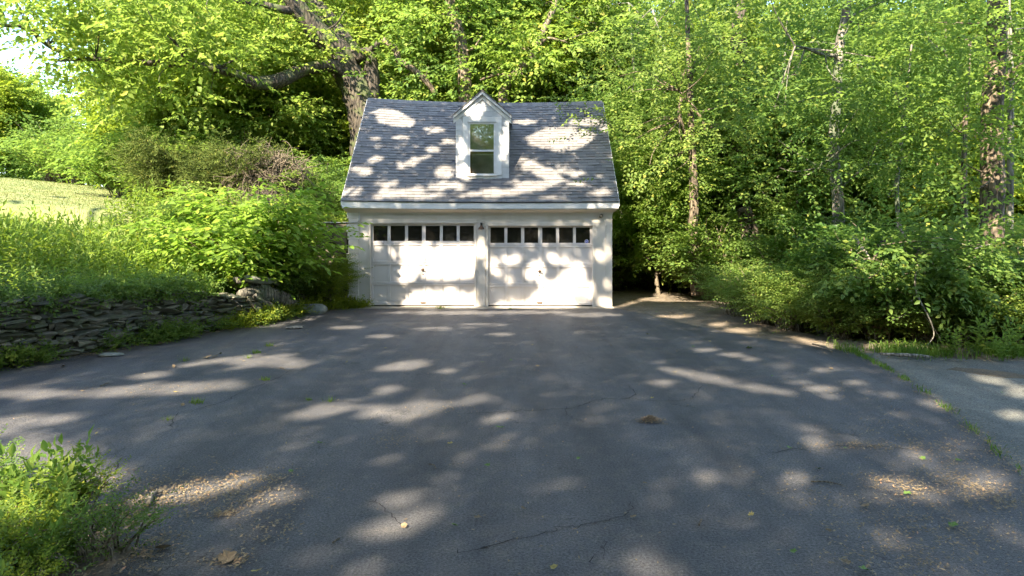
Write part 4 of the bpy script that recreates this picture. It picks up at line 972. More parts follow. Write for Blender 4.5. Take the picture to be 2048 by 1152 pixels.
# junipers
def juniper(seed, h, r):
    g_ = np.random.default_rng(seed); m_ = MB(); O, Dr = [], []
    for i in range(34):
        az = g_.uniform(0, 6.283); L = r * g_.uniform(.5, 1); z0 = g_.uniform(.1, h * .8); rise = g_.uniform(.1, .7) * h * .5; d = np.array([math.cos(az), math.sin(az), 0])
        pts = [np.array([0, 0, z0 * .6]), d * L * .5 + np.array([0, 0, z0 + rise * .3]), d * L + np.array([0, 0, z0 + rise])]
        m_.tube(pts, [.022, .014, .005], 5, cap=False, sub=2)
        for _ in range(60):
            t = g_.uniform(.2, 1); q = pts[0] * (1 - t) ** 2 + 2 * pts[1] * t * (1 - t) + pts[2] * t * t
            O.append(q + g_.normal(0, .16, 3)); a = az + g_.normal() * .8; Dr.append(np.array([math.cos(a), math.sin(a), g_.normal() * .35 + .15]))
    me_ = bpy.data.meshes.new('stems'); me_.from_pydata([tuple(v) for v in m_.v], [], m_.f); me_.materials.append(M['bark_dark'])
    return me_, leafmesh('foliage', foliage(np.array(O), np.array(Dr), 1.15, T_NEED, seed, .5), M['juniper'])
J = juniper(301, 2.2, 2.0)
bush('juniper_bush', J, -7.9, 19.6, 'dark needled juniper spreading behind the big bright shrub', 0, .95)
bush('juniper_bush', J, -9.6, 20.3, 'dark juniper at the edge of the lawn, left of the other', 1.5, .95)
bush('leafy_bush', BK[0], -6.3, 19.6, 'green bush between the root mound and the concrete wall', 3, 1.2)
# uprooted root mound
rm_ = empty('root_mound', (-6.75, 18.9, Hf(-6.75, 18.9) - .05), 'brown tangled mound of uprooted roots in front of the juniper', 'root mound')
gg = np.random.default_rng(5); q = MB()
for i in range(420):
    az = gg.uniform(0, 6.283); rr = gg.uniform(.3, 1.15); c0 = np.array([math.cos(az) * rr, math.sin(az) * rr * .6, 1.2 + .75 * (1 - rr ** 2 / 1.5) + gg.normal() * .12])
    pts = [c0]; d = gg.normal(size=3); d /= np.linalg.norm(d)
    for k in range(4): d = d + gg.normal(0, .6, 3); d[2] -= .25; d /= np.linalg.norm(d); pts.append(pts[-1] + d * gg.uniform(.12, .28))
    q.tube(pts, [.014, .011, .009, .006, .003], 4, cap=False, sub=2)
q.build('roots', M['twig'], rm_)
cm = hull_mesh('soil_core', 8, M['bark_dark'], .3, 40); co = obj('soil_core', cm, rm_, (0, .15, .9)); co.scale = (1.0, .6, .75)

# ------------------------------------------------------------------ herbs, grasses, litter (uncountable growth)
def stuff(name, me_): return tag(obj(name, me_), kind='stuff')
gg = np.random.default_rng(99)
n_ = 15000; X = gg.uniform(-17, -4.4, n_); Y = gg.uniform(4, 24, n_); d = wall_dist(X, Y)
lawnm = (d > 5.6 + .6 * np.sin(X * 1.3)) & (Y < 28)
keep = ~((Y > 13.5) & (Y < 16.4) & (d < .95)) & (d > .12) & (~lawnm) & ~((X > -4.5) & (Y > 17)); X, Y, d = X[keep], Y[keep], d[keep]
Z = H(X, Y); hs = gg.uniform(.6, 1.5, len(X)) * np.clip(.55 + d * .25, .5, 1.1)
O = np.stack([X, Y, Z - .03 + gg.uniform(0, .25, len(X)) * hs], -1); Dr = np.c_[gg.normal(0, .28, (len(X), 2)), np.ones(len(X))]
half = gg.random(len(X)) < .62
stuff('weeds', leafmesh('weeds', foliage(O[half], Dr[half], hs[half], T_HERB, 1), M['lime']))
stuff('weeds', leafmesh('weeds', foliage(O[~half], Dr[~half], hs[~half] * 1.05, T_HERB, 2), M['yellow']))
# low broad leaves nodding over the wall top
n_ = 1500; t = gg.uniform(.3, Lw, n_); pd = [wall_at(v) for v in t]; PX = np.array([p_[0] + np.array([p_[1][1], -p_[1][0]]) * gg.uniform(-.55, .14) for p_ in pd])
PX = PX[PX[:, 1] < 13.6]; n_ = len(PX); topz = np.interp(PX[:, 1], [7, 9, 11, 13, 15, 16.4], [1.02, .97, .92, .80, .60, .30])
O = np.c_[PX, topz + gg.uniform(-.10, .28, n_)]; Dr = np.c_[gg.normal(.6, .6, n_), gg.normal(-.5, .6, n_), gg.normal(.15, .4, n_)]
stuff('overhanging_weeds', leafmesh('overhanging_weeds', foliage(O, Dr, .62, T_MED, 3, .4), M['green']))
# ground cover along the wall foot
n_ = 2100; t = Lw * gg.random(n_) ** .9; pd = [wall_at(v) for v in t]; PX = np.array([p_[0] + np.array([p_[1][1], -p_[1][0]]) * gg.uniform(.02, .42) for p_ in pd])
cl = np.sin(t * 2.3) + .7 * np.sin(t * 5.1 + 1) + .5 * (t / Lw) + gg.normal(0, .35, n_) > .15
PX = PX[cl]; O = np.c_[PX, gg.uniform(.0, .22, len(PX)) * (1.1 - (PX[:, 0] * 0 + .4))]; Dr = np.c_[gg.normal(.3, .7, len(PX)), gg.normal(-.4, .7, len(PX)), gg.normal(.5, .4, len(PX))]
stuff('ground_cover', leafmesh('ground_cover', foliage(O, Dr, .5, T_MED, 4, .4), M['green']))
# bright creeping growth from the driftwood to the garage corner
pts = np.array([(-5.75, 13.7), (-5.35, 14.6), (-5.2, 15.6), (-4.95, 16.5), (-4.35, 17.25), (-3.75, 17.55)]); n_ = 1500
tt = gg.random(n_) * 4.999; k = tt.astype(int); f = (tt - k)[:, None]; base_ = pts[k] * (1 - f) + pts[k + 1] * f
O = np.c_[base_ + gg.normal(0, 1, (n_, 2)) * np.where(tt < 4, .17, .08)[:, None] + np.array([-.05, .05]), gg.uniform(0, .20, n_) * np.where(tt < 4.2, 1, .35)]
stuff('creeping_plants', leafmesh('creeping_plants', foliage(O, np.c_[gg.normal(.3, .8, n_), gg.normal(-.4, .8, n_), gg.normal(.5, .4, n_)], .42, T_MED, 5, .4), M['yellow']))
def blades(X, Y, Z, hgt, wid, lean, seed):
    g_ = np.random.default_rng(seed); n_ = len(X); a = g_.uniform(0, 6.283, n_); b_ = g_.uniform(0, 6.283, n_); hgt = hgt * g_.uniform(.5, 1.2, n_)
    dx_, dy_ = np.cos(a) * wid, np.sin(a) * wid; l = lean * hgt * g_.random(n_)
    base = np.stack([X, Y, Z - .02], -1); side = np.stack([dx_, dy_, np.zeros(n_)], -1)
    mid = base + np.stack([np.cos(b_) * l * .35, np.sin(b_) * l * .35, hgt * .6], -1); tip = base + np.stack([np.cos(b_) * l, np.sin(b_) * l, hgt * np.sqrt(np.clip(1 - lean * .5, .2, 1))], -1)
    V = np.stack([base - side, base + side, mid + side * .8, tip, mid - side * .8], 1).reshape(-1, 3); i = np.arange(n_) * 5
    F = np.concatenate([np.stack([i, i + 1, i + 2], -1), np.stack([i, i + 2, i + 4], -1), np.stack([i + 4, i + 2, i + 3], -1)]); return V, F
# tall grass at the left of the bank
n_ = 9000; X = gg.normal(-11.2, 1.6, n_); Y = gg.normal(14.6, .9, n_); V, F = blades(X, Y, H(X, Y), .85, .006, .8, 1); stuff('tall_grass', npmesh('tall_grass', V, F, M['grass']))
n_ = 6000; X = gg.normal(-8.2, .9, n_); Y = gg.normal(16.2, .9, n_); V, F = blades(X, Y, H(X, Y), .7, .006, .8, 2); stuff('tall_grass', npmesh('tall_grass', V, F, M['grass']))
# short grass on the lawn
n_ = 60000; X = gg.uniform(-26, -8, n_); Y = gg.uniform(14, 32, n_); d = wall_dist(X, Y); k_ = (d > 5.2) & (np.abs(X / Y) < .85); X, Y = X[k_], Y[k_]
V, F = blades(X, Y, H(X, Y) + .04, .09, .008, .9, 3); stuff('lawn_grass', npmesh('lawn_grass', V, F, M['lawnblade']))
# verge grass on the right
n_ = 5200; X = gg.uniform(5.4, 9.5, n_); Y = np.interp(X, [5.4, 6, 7, 8, 9.5], [11.35, 11.15, 11.0, 11.0, 10.95]) + gg.normal(0, .22, n_); k_ = np.sin(X * 4.1) + gg.normal(0, .5, n_) > -.2
V, F = blades(X[k_], Y[k_], np.zeros(k_.sum()), .22, .005, 1.0, 4); stuff('verge_grass', npmesh('verge_grass', V, F, M['grass']))
sm = np.array(SEAM[:6]); tt = gg.random(1500) ** 3.0 * 4.99; k = tt.astype(int); f = (tt - k)[:, None]; q_ = sm[k] * (1 - f) + sm[k + 1] * f + gg.normal(0, .035, (1500, 2)); kk = (np.sin(tt * 9) + gg.normal(0, .4, 1500) > .1) | (tt < .8); q_ = q_[kk]
V, F = blades(q_[:, 0], q_[:, 1], np.zeros(len(q_)), .10, .004, 1.2, 5); stuff('seam_grass', npmesh('seam_grass', V, F, M['grass']))

# leaf litter flakes
def flakes(XY, z, size, seed):
    g_ = np.random.default_rng(seed); n_ = len(XY); a = g_.uniform(0, 6.283, n_); l = size * g_.uniform(.4, 1.3, n_); w = l * g_.uniform(.2, .7, n_)
    u = np.stack([np.cos(a), np.sin(a), g_.normal(0, .15, n_)], -1) * l[:, None]; v = np.stack([-np.sin(a), np.cos(a), g_.normal(0, .15, n_)], -1) * w[:, None]
    c_ = np.c_[XY, z + .008 + g_.random(n_) * .012]; V = np.stack([c_ - u, c_ + v * .6 + u * .1, c_ + u, c_ - v * .6], 1).reshape(-1, 3); return V
def blob(px, py, rx, ry, n_):
    c_ = G(px, py); e1 = G(px + rx, py); e2 = G(px, py - ry); sx_ = abs(e1.x - c_.x); sy_ = abs(e2.y - c_.y)
    return np.c_[gg.normal(c_.x, sx_ * .6, n_), gg.normal(c_.y, sy_ * .6, n_)]
L_ = [np.c_[gg.uniform(-8, 7, 2400), gg.uniform(2.5, 17.3, 2400)]]
for b_ in ((330, 975, 160, 35, 900), (470, 1000, 120, 30, 500), (260, 1020, 70, 40, 500), (530, 960, 60, 15, 200), (460, 1120, 40, 14, 160), (450, 1028, 25, 8, 120), (540, 1060, 60, 30, 120), (1880, 900, 120, 60, 700), (1960, 985, 80, 40, 700), (1800, 975, 60, 25, 300), (1870, 1060, 160, 60, 500), (1730, 893, 150, 8, 260), (1660, 1000, 100, 60, 200), (300, 1100, 60, 40, 300), (560, 690, 20, 30, 200), (1790, 1120, 120, 40, 250), (290, 780, 180, 10, 120), (780, 880, 40, 16, 90), (900, 820, 60, 8, 60), (1640, 780, 90, 30, 100)):
    L_.append(blob(*b_))
tt = gg.random(1500) * 7.99; k = tt.astype(int); f = (tt - k)[:, None]; sm = np.array(SEAM); L_.append(sm[k] * (1 - f) + sm[k + 1] * f + gg.normal(0, .08, (1500, 2)))
dl_ = np.array([(-4.2, 17.5), (-5.2, 16.2), (-5.4, 14.4), (-6.0, 13.0), (-6.75, 11.1), (-7.45, 9.85), (-9.2, 7.1)]); tt = gg.random(2500) * 5.99; k = tt.astype(int); f = (tt - k)[:, None]
L_.append(dl_[k] * (1 - f) + dl_[k + 1] * f + gg.normal(0, .11, (2500, 2)) + np.array([.08, -.05]))
stuff('leaf_litter', leafmesh('leaf_litter', flakes(np.concatenate(L_ + L_), 0, .0145, 1), M['dry']))
tt = gg.random(900) * 5.99; k = tt.astype(int); f = (tt - k)[:, None]
stuff('leaf_litter', leafmesh('leaf_litter', flakes(dl_[k] * (1 - f) + dl_[k + 1] * f + gg.normal(0, .09, (900, 2)) + np.array([.10, -.08]), 0, .032, 12), M['dry']))
n_ = 9000; t = gg.random(n_); X = gg.uniform(2.7, 11, n_); Y = gg.uniform(10.3, 27, n_); e = np.interp(Y, [10.3, 11.5, 13, 15, 17.5, 27], [5.6, 4.9, 4.0, 3.2, 2.7, 2.9]); k_ = (X > e + gg.normal(.1, .2, n_)) & (X < e + 3.4)
stuff('leaf_litter', leafmesh('leaf_litter', flakes(np.c_[X[k_], Y[k_]], 0, .035, 2), M['dry']))

# ------------------------------------------------------------------ driftwood, boulder, flat stones, sticks
dw = empty('driftwood_log', G(560, 632, 0), 'weathered grey driftwood stump lying at the end of the stone wall', 'driftwood')
B0 = dw.location
def rel(px, py, D): return P(px, py, 14.2 + (px - 470) / 136 * 1.8 + (D - 15)) - B0
q = MB()
q.tube([rel(606, 618, 15.2), rel(570, 600, 15.1), rel(535, 590, 15.0), rel(505, 585, 15), rel(480, 590, 15)], [.05, .16, .20, .17, .10], 14, wob=.13, seed=1)
q.tube([rel(575, 606, 15.0), rel(550, 590, 14.9), rel(525, 575, 14.9), rel(510, 562, 15), rel(470, 560, 15.1)], [.10, .12, .10, .09, .07], 12, wob=.13, seed=2)
q.tube([rel(505, 590, 14.9), rel(520, 605, 14.8), rel(545, 612, 14.8), rel(560, 618, 14.8)], [.12, .10, .06, .02], 9, wob=.15, seed=3)
q.build('stump', M['drift'], dw, smooth=True)
q = MB(); q.tube([rel(490, 556, 14.9), rel(520, 560, 14.8), rel(545, 562, 14.8), rel(556, 570, 14.8)], [.07, .075, .06, .02], 10, wob=.1, seed=4)
q.build('root', M['boulder'], dw, smooth=True)
q = MB(); q.tube([rel(495, 600, 14.7), rel(505, 612, 14.65), rel(515, 622, 14.6)], [.05, .04, .02], 7, wob=.15, seed=5).build('root', M['twig'], dw, smooth=True)
def rock(name, loc, sc, label, mat, seed, rz=0):
    me_ = hull_mesh(name, seed, mat, .2, 60); o = obj(name, me_); o.location = loc; o.scale = sc; o.rotation_euler = (0, 0, rz)
    m_ = o.modifiers.new('s', 'SUBSURF'); m_.levels = m_.render_levels = 1; return tag(o, label, 'rock')
rock('boulder', G(626, 620, .08), (.36, .3, .17), 'smooth grey boulder half buried between the driftwood and the garage', M['boulder'], 55)
rock('flat_stone', G(222, 709, .02), (.20, .12, .03), 'flat grey stone lying on the asphalt at the foot of the stone wall', M['boulder'], 56, .2)
rock('flat_stone', G(590, 655, .02), (.2, .12, .03), 'thin sunlit stone slab at the driveway edge in front of the driftwood', M['dead'], 57, .5)
def stick(name, pts, rad, label, mat='dead', cat='stick', group=None, wob=.06):
    p0 = Vector(pts[0]); q_ = MB().tube([Vector(a) - p0 for a in pts], rad, 7, wob=wob, sub=4); o = q_.build(name, M[mat], None, smooth=True); o.location = p0; return tag(o, label, cat, group)
stick('curved_stick', [G(298, 1006, .03), G(300, 996, .03), G(309, 986, .03), G(325, 982, .03)], [.02, .022, .02, .012], 'thick curved grey stick lying on leaf litter near the front bed', 'drift')
stick('fallen_branch', [G(1760, 708, .04), G(1800, 710, .05), G(1840, 712, .05), G(1865, 714, .03)], [.02, .03, .028, .012], 'grey fallen branch lying at the grass edge under the bushes')
stick('fallen_branch', [G(1625, 688, .05), G(1650, 694, .05), G(1665, 704, .03)], [.015, .02, .008], 'short brown branch at the tip of the bushes beside the driveway', 'twig')
for i, (a, b_, lab) in enumerate((((1622, 963), (1685, 970), 'long thin twig on the shaded asphalt near the right side'), ((858, 928), (872, 937), 'short pale twig in the middle of the driveway'), ((560, 735), (572, 742), 'small dark twig on the asphalt by the left crack'), ((200, 772), (218, 765), 'short dark twig in the shade near the stone wall'), ((1398, 1050), (1404, 1038), 'tiny forked twig low on the right half'), ((190, 1012), (265, 1035), 'long dark stick poking out of the front bed'), ((665, 1085), (680, 1078), 'small black twig at the bottom of the driveway'))):
    A, B = G(*a, .012), G(*b_, .012); stick('twig', [A, A.lerp(B, .5) + Vector((.01, .02, .004)), B], [.006, .007, .003], lab, 'twig')
# dead wood and vines in the right tangle
DV = [([(1705, 470, 12.6), (1720, 490, 12.5), (1735, 512, 12.4), (1745, 530, 12.4)], .035, 'dead', 'pale bare broken limb sticking up above the right-hand bushes'),
      ([(1790, 445, 12.8), (1805, 465, 12.7), (1825, 495, 12.6)], .022, 'dead', 'thin bare grey branch rising from the tangle at the right'),
      ([(1770, 480, 12.6), (1757, 492, 12.6), (1750, 520, 12.5), (1752, 560, 12.4), (1765, 620, 12.3), (1775, 670, 12.2)], .04, 'twig', 'twisted dead stem standing in the tangle of vines'),
      ([(1835, 530, 11.6), (1830, 560, 11.5), (1835, 590, 11.4), (1860, 640, 11.3), (1868, 670, 11.3), (1855, 690, 11.2)], .014, 'dead', 'long looping bare vine hanging in front of the tangle'),
      ([(1700, 550, 11.8), (1730, 558, 11.7), (1755, 545, 11.7), (1765, 520, 11.8)], .010, 'lime', 'green vine tendril arching left of the looping vine'),
      ([(1765, 555, 11.8), (1820, 600, 11.6), (1870, 660, 11.5), (1890, 700, 11.4)], .008, 'twig', 'thin straight stem crossing behind the looping vine'),
      ([(1790, 550, 11.9), (1776, 580, 11.8), (1775, 615, 11.8)], .008, 'twig', 'short curved stem left of the looping vine'),
      ([(1785, 640, 11.6), (1815, 625, 11.6), (1828, 590, 11.6)], .008, 'dead', 'thin curved vine low in the tangle'),
      ([(1830, 470, 12.6), (1860, 476, 12.5), (1900, 477, 12.4), (1940, 495, 12.2)], .012, 'dead', 'arching bare vine over the top of the tangle'),
      ([(1945, 500, 12.6), (1965, 492, 12.7), (1990, 488, 12.8)], .014, 'dead', 'pale stick poking out left of the shaggy trunk'),
      ([(1760, 550, 12.2), (1780, 545, 12.2), (1800, 538, 12.2)], .018, 'dead', 'short sunlit broken stick in the middle of the tangle')]
for pts, r_, m_, lab in DV: stick('vine' if 'vine' in lab else 'dead_branch', [P(*a) for a in pts], [r_, r_, r_ * .8, r_ * .4], lab, m_ if m_ != 'lime' else 'twig', 'vine' if 'vine' in lab else 'branch')
# broad leaves draped over the tangle
vp = empty('climbing_vine', P(1830, 560, 12), 'broad-leaved climbing vine draped over the tangle on the right', 'vine')
cl = scatter_px(26, 1760, 1970, 480, 570, 11.4, 12.4, 31) + scatter_px(8, 1700, 1790, 510, 560, 11.6, 12.2, 32); C = np.array([tuple(P(*a) - vp.location) for a in cl]); w = gg.normal(size=(len(C), 9, 3)) * .16
obj('foliage', leafmesh('foliage', foliage((C[:, None] + w).reshape(-1, 3), (w + gg.normal(0, .1, w.shape) + np.array([0, -.15, -.02])).reshape(-1, 3), .62, T_BIG6, 33, .3), M['green'], True), vp)
q = MB(); 
for a, b_ in zip(C[:-1:2], C[1::2]): q.tube([a, (a + b_) / 2 + np.array([0, -.05, .08]), b_], [.008, .007, .005], 4, cap=False, sub=3)
q.build('stems', M['twig'], vp)

# ------------------------------------------------------------------ plants in the front bed
T_FR = templates(21, 14, .55, .135, .062, 8, 0, .16, 60, True, True); T_FR2 = templates(22, 14, .30, .045, .026, 6, .05, .15, 55, False, True)
fb = []
for s_ in range(3):
    g_ = np.random.default_rng(400 + s_); m_ = MB(); O, Dr = [], []
    for i in range(9):
        az = g_.uniform(0, 6.283); b0 = np.array([math.cos(az), math.sin(az), 0]) * g_.uniform(0, .12); ln = np.array([math.cos(az) * .18, math.sin(az) * .18, g_.uniform(.7, 1.0)]); L = g_.uniform(.35, .65)
        m_.tube([b0, b0 + ln * L * .5, b0 + ln * L], [.005, .004, .002], 4, cap=False, sub=2); O.append(b0 + ln * L * .12); Dr.append(ln)
    me_ = bpy.data.meshes.new('stems'); me_.from_pydata([tuple(v) for v in m_.v], [], m_.f); me_.materials.append(M['grass'])
    fb.append((me_, leafmesh('foliage', foliage(np.array(O), np.array(Dr), g_.uniform(1.0, 1.35, 9), T_FR, s_), M['lime'], True)))
small = []
for s_ in range(2): small.append(bush_meshes(420 + s_, .5, .35, 26, 9, T_FR2, M['yellow'] if s_ == 0 else M['green'], M['twig'], .8, .3, True, .6, .2, True))
g = random.Random(12)
def in_bed(x, y):
    c_ = False; n_ = len(bed)
    for i in range(n_):
        (x1, y1), (x2, y2) = bed[i], bed[(i + 1) % n_]
        if (y1 > y) != (y2 > y) and x < (x2 - x1) * (y - y1) / (y2 - y1) + x1: c_ = not c_
    return c_
def spot(X, Y):
    e = min(math.hypot(X - (a_ + (c_ - a_) * t / 8), Y - (b_ + (d_ - b_) * t / 8)) for (a_, b_), (c_, d_) in zip(bed[2:10], bed[3:11]) for t in range(9))
    far = 'far end' if Y > 4.5 else 'middle' if Y > 3.6 else 'near end'
    return '%s at the %s of the front bed' % ('along the asphalt' if e < .3 else 'just inside the edge' if e < .8 else 'deep inside', far)
cnt = 0
while cnt < 62:
    X, Y = g.uniform(-5.0, -2.0), g.uniform(2.2, 5.3)
    if not in_bed(X + .16, Y): continue
    cnt += 1; k = g.choice([0, 1, 2])
    sz_ = g.uniform(.65, .95); bz = spot(X, Y)
    plant('leafy_plant', fb[k], (X, Y, .01), g.uniform(0, 6), sz_ * (.72 if X < -2.9 else .5), '%s pointed-leaf plant %s' % ('tall' if sz_ > .84 else 'medium' if sz_ > .74 else 'short', bz), 'plant', 'pointed-leaf plants ' + bz, ('stems', 'foliage'))
cnt = 0
while cnt < 34:
    X, Y = g.uniform(-5.0, -1.95), g.uniform(2.2, 5.3)
    if not in_bed(X + .05, Y): continue
    cnt += 1; plant('low_plant', small[g.choice([0, 1])], (X, Y, .01), g.uniform(0, 6), g.uniform(.5, .9), 'low small-leaved plant ' + spot(X, Y), 'plant', 'small-leaved plants ' + spot(X, Y), ('stems', 'foliage'))
XY = np.array([(g.uniform(-4.5, -1.9), g.uniform(2.4, 6)) for _ in range(3000)]); XY = XY[[in_bed(a, b_) or in_bed(a - .2, b_) for a, b_ in XY]]
stuff('leaf_litter', leafmesh('leaf_litter', flakes(XY, .012, .03, 6), M['dry']))
# seedlings along the right verge
for i, (px, py, s_, lab) in enumerate(((1900, 712, .75, 'small upright seedling at the right verge, left of the taller one'), (1953, 712, 1.0, 'tall seedling with paired leaves at the right verge'), (2030, 716, .9, 'leafy seedling at the far right edge of the verge'), (2005, 722, .7, 'small seedling below the shaggy trunk'))):
    c_ = G(px, py); plant('seedling', fb[i % 3], (c_.x, c_.y, 0), i, s_ * .8, lab, 'plant', None, ('stems', 'foliage'))
# tufts in the cracks
def tuft(n_, h, r, seed): g_ = np.random.default_rng(seed); return npmesh('blades', *blades(g_.normal(0, r, n_), g_.normal(0, r, n_), np.zeros(n_), h, .0035, 1.2, seed), M['grass'])
tf = [tuft(26, .12, .03, 1), tuft(60, .09, .03, 2)]
for i, (px, py, k, s_, lab) in enumerate(((370, 722, 0, 1, 'thin grass tuft alone on the asphalt near the wall'), (512, 706, 1, 1.2, 'grass tuft on the left crack nearest the driftwood'), (538, 692, 1, 1.1, 'grass tuft in the yellow litter by the driftwood'), (497, 716, 0, .8, 'small grass tuft beside the pale leaf cluster'), (530, 760, 1, 1.0, 'low green tuft on the crack in the left half'), (393, 806, 1, 1.2, 'spreading grass tuft in the crack at lower left'), (337, 840, 0, .7, 'tiny tuft at the lower end of the left crack'), (660, 803, 0, .9, 'slender grass tuft beside the large sunlit patch'), (617, 800, 1, .6, 'low tuft in the thin crack left of the slender tuft'), (880, 617, 1, 1.6, 'yellow-green weed tuft on the sill of the left garage door'), (1020, 618, 1, .8, 'small weed at the sill of the right garage door'), (762, 607, 1, 1.6, 'weed at the foot of the left door frame'))):
    c_ = G(px, py); o = obj('grass_tuft', tf[k], None, (c_.x, c_.y, 0)); o.scale = (s_,) * 3; tag(o, lab, 'grass tuft')
# fallen leaves
def leaf_shape(kind, seed, mat):
    g_ = random.Random(seed); pts = []; n_ = 14
    for i in range(n_):
        a = 2 * math.pi * i / n_; r = 1.0
        if kind == 'maple': r = .68 + .32 * abs(math.cos(a * 2.5)) ** 1.2 + g_.uniform(-.08, .05)
        elif kind == 'oak': r = (.75 + .25 * math.cos(a * 6))
        x, y = math.cos(a) * r, math.sin(a) * r * (.85 if kind == 'maple' else .45); pts.append((x, y, .14 * x * x + .35 * y * y + g_.uniform(-.05, .12)))
    V = [(0, 0, .0)] + pts + [(1.1, .02, .1), (1.7, .1, .05), (1.7, .04, .05)]; F = [(0, i + 1, (i + 1) % n_ + 1) for i in range(n_)] + [(15, 16, 17)]
    me_ = bpy.data.meshes.new('fallen_leaf'); me_.from_pydata(V, [], F); me_.materials.append(mat)
    return me_
lv = {}
for kk in ('maple', 'oak', 'plain'):
    for mm in ('leafyellow', 'leafgreen', 'leaftan'): lv[kk, mm] = leaf_shape(kk, hash_ := len(lv) + 3, M[mm])
def fleaf(px, py, kk, mm, s_, lab, group=None, rz=None):
    c_ = G(px, py); o = obj('fallen_leaf', lv[kk, mm], None, (c_.x, c_.y, .015)); s_ *= .8; o.scale = (s_, s_, s_ * 1.3); o.rotation_euler = (random.gauss(0, .2), random.gauss(0, .2), random.uniform(0, 6.28) if rz is None else rz); tag(o, lab, 'leaf', group)
for px, py, kk, mm, s_, lab in ((1502, 1034, 'oak', 'leafyellow', .065, 'curled yellow leaf lying alone in the lower right of the driveway'), (1815, 991, 'maple', 'leafgreen', .04, 'fresh green leaf beside the sunlit patch at lower right'), (1907, 1055, 'maple', 'leafgreen', .045, 'green leaf near the right edge low on the driveway'),
    (808, 1056, 'maple', 'leaftan', .032, 'brown leaf in the sunlit patch at the bottom'), (910, 1055, 'plain', 'leafgreen', .045, 'pale green leaf at the bottom middle'), (640, 889, 'maple', 'leafgreen', .04, 'green leaf left of the middle in the shade'), (582, 946, 'maple', 'leafgreen', .035, 'bright green leaf below the pale twig'), (325, 1102, 'maple', 'leaftan', .07, 'large pale maple leaf by the front bed'),
    (455, 1122, 'maple', 'leaftan', .08, 'broad dry leaf at the bottom left of the driveway'), (1658, 1065, 'oak', 'leaftan', .045, 'curled brown leaf low on the right half'), (1731, 1017, 'maple', 'leaftan', .045, 'upturned tan leaf right of the yellow leaf'), (1728, 1144, 'maple', 'leafgreen', .045, 'green leaf at the very bottom right'), (1108, 1140, 'maple', 'leafyellow', .04, 'yellow green leaf at the very bottom centre'), (1296, 670, 'plain', 'leafyellow', .07, 'yellow leaf on the asphalt before the dirt path'), (1498, 698, 'maple', 'leafgreen', .08, 'light green leaf on the asphalt near the bushes'),
    (1587, 1108, 'maple', 'leafgreen', .035, 'small green leaf low in the right half'), (1047, 1021, 'plain', 'leaftan', .04, 'small brown leaf just right of the bottom middle'), (322, 690, 'maple', 'leaftan', .11, 'big tan leaf at the foot of the stone wall'), (415, 717, 'maple', 'leaftan', .10, 'pale dry leaf in the sunlight near the thin grass tuft'), (430, 714, 'oak', 'leaftan', .10, 'pale leaf touching the dry one in the sunlight'), (348, 735, 'plain', 'leaftan', .06, 'tiny leaf right of the flat stone'), (125, 735, 'oak', 'leaftan', .10, 'long pale leaf at the foot of the wall at far left'), (975, 934, 'maple', 'leafgreen', .035, 'green leaf near the centre in the shade'), (1000, 857, 'oak', 'leafgreen', .07, 'green sprig leaf below the long crack'), (1157, 920, 'maple', 'leafgreen', .03, 'faint green leaf right of centre'), (1290, 970, 'maple', 'leaftan', .03, 'small tan leaf in the shade right of centre')):
    fleaf(px, py, kk, mm, s_, lab)
for i in range(90):
    X, Y = g.uniform(-6, 6), g.uniform(3.2, 16.5); px = 1024 + X / Y * FPX; py = HOR + 2 * FPX / Y
    if wall_dist(np.array([X]), np.array([Y]))[0] > -.3 or px < -20 or px > 2060 or in_bed(X, Y): continue
    fleaf(px, py, g.choice(['maple', 'plain', 'oak']), g.choice(['leaftan', 'leaftan', 'leafyellow', 'leafgreen']), g.uniform(.02, .045), 'tiny fallen leaf scattered on the asphalt', 'tiny fallen leaves on the driveway')
# small heap of dry catkins and leaves
lp = empty('leaf_pile', G(1300, 843), 'small heap of dry yellow leaves alone on the asphalt right of centre', 'leaf pile')
r2 = np.abs(gg.normal(0, .5, 700)); a = gg.uniform(0, 6.283, 700); XY = np.c_[np.cos(a) * r2 * .14, np.sin(a) * r2 * .085]; V = flakes(XY, 0, .022, 9); hz = np.repeat(.05 * np.exp(-(r2 / .7) ** 2) * gg.random(700), 4); V[:, 2] += hz
o = obj('leaves', leafmesh('leaves', V, M['dry']), lp); o['kind'] = 'stuff'

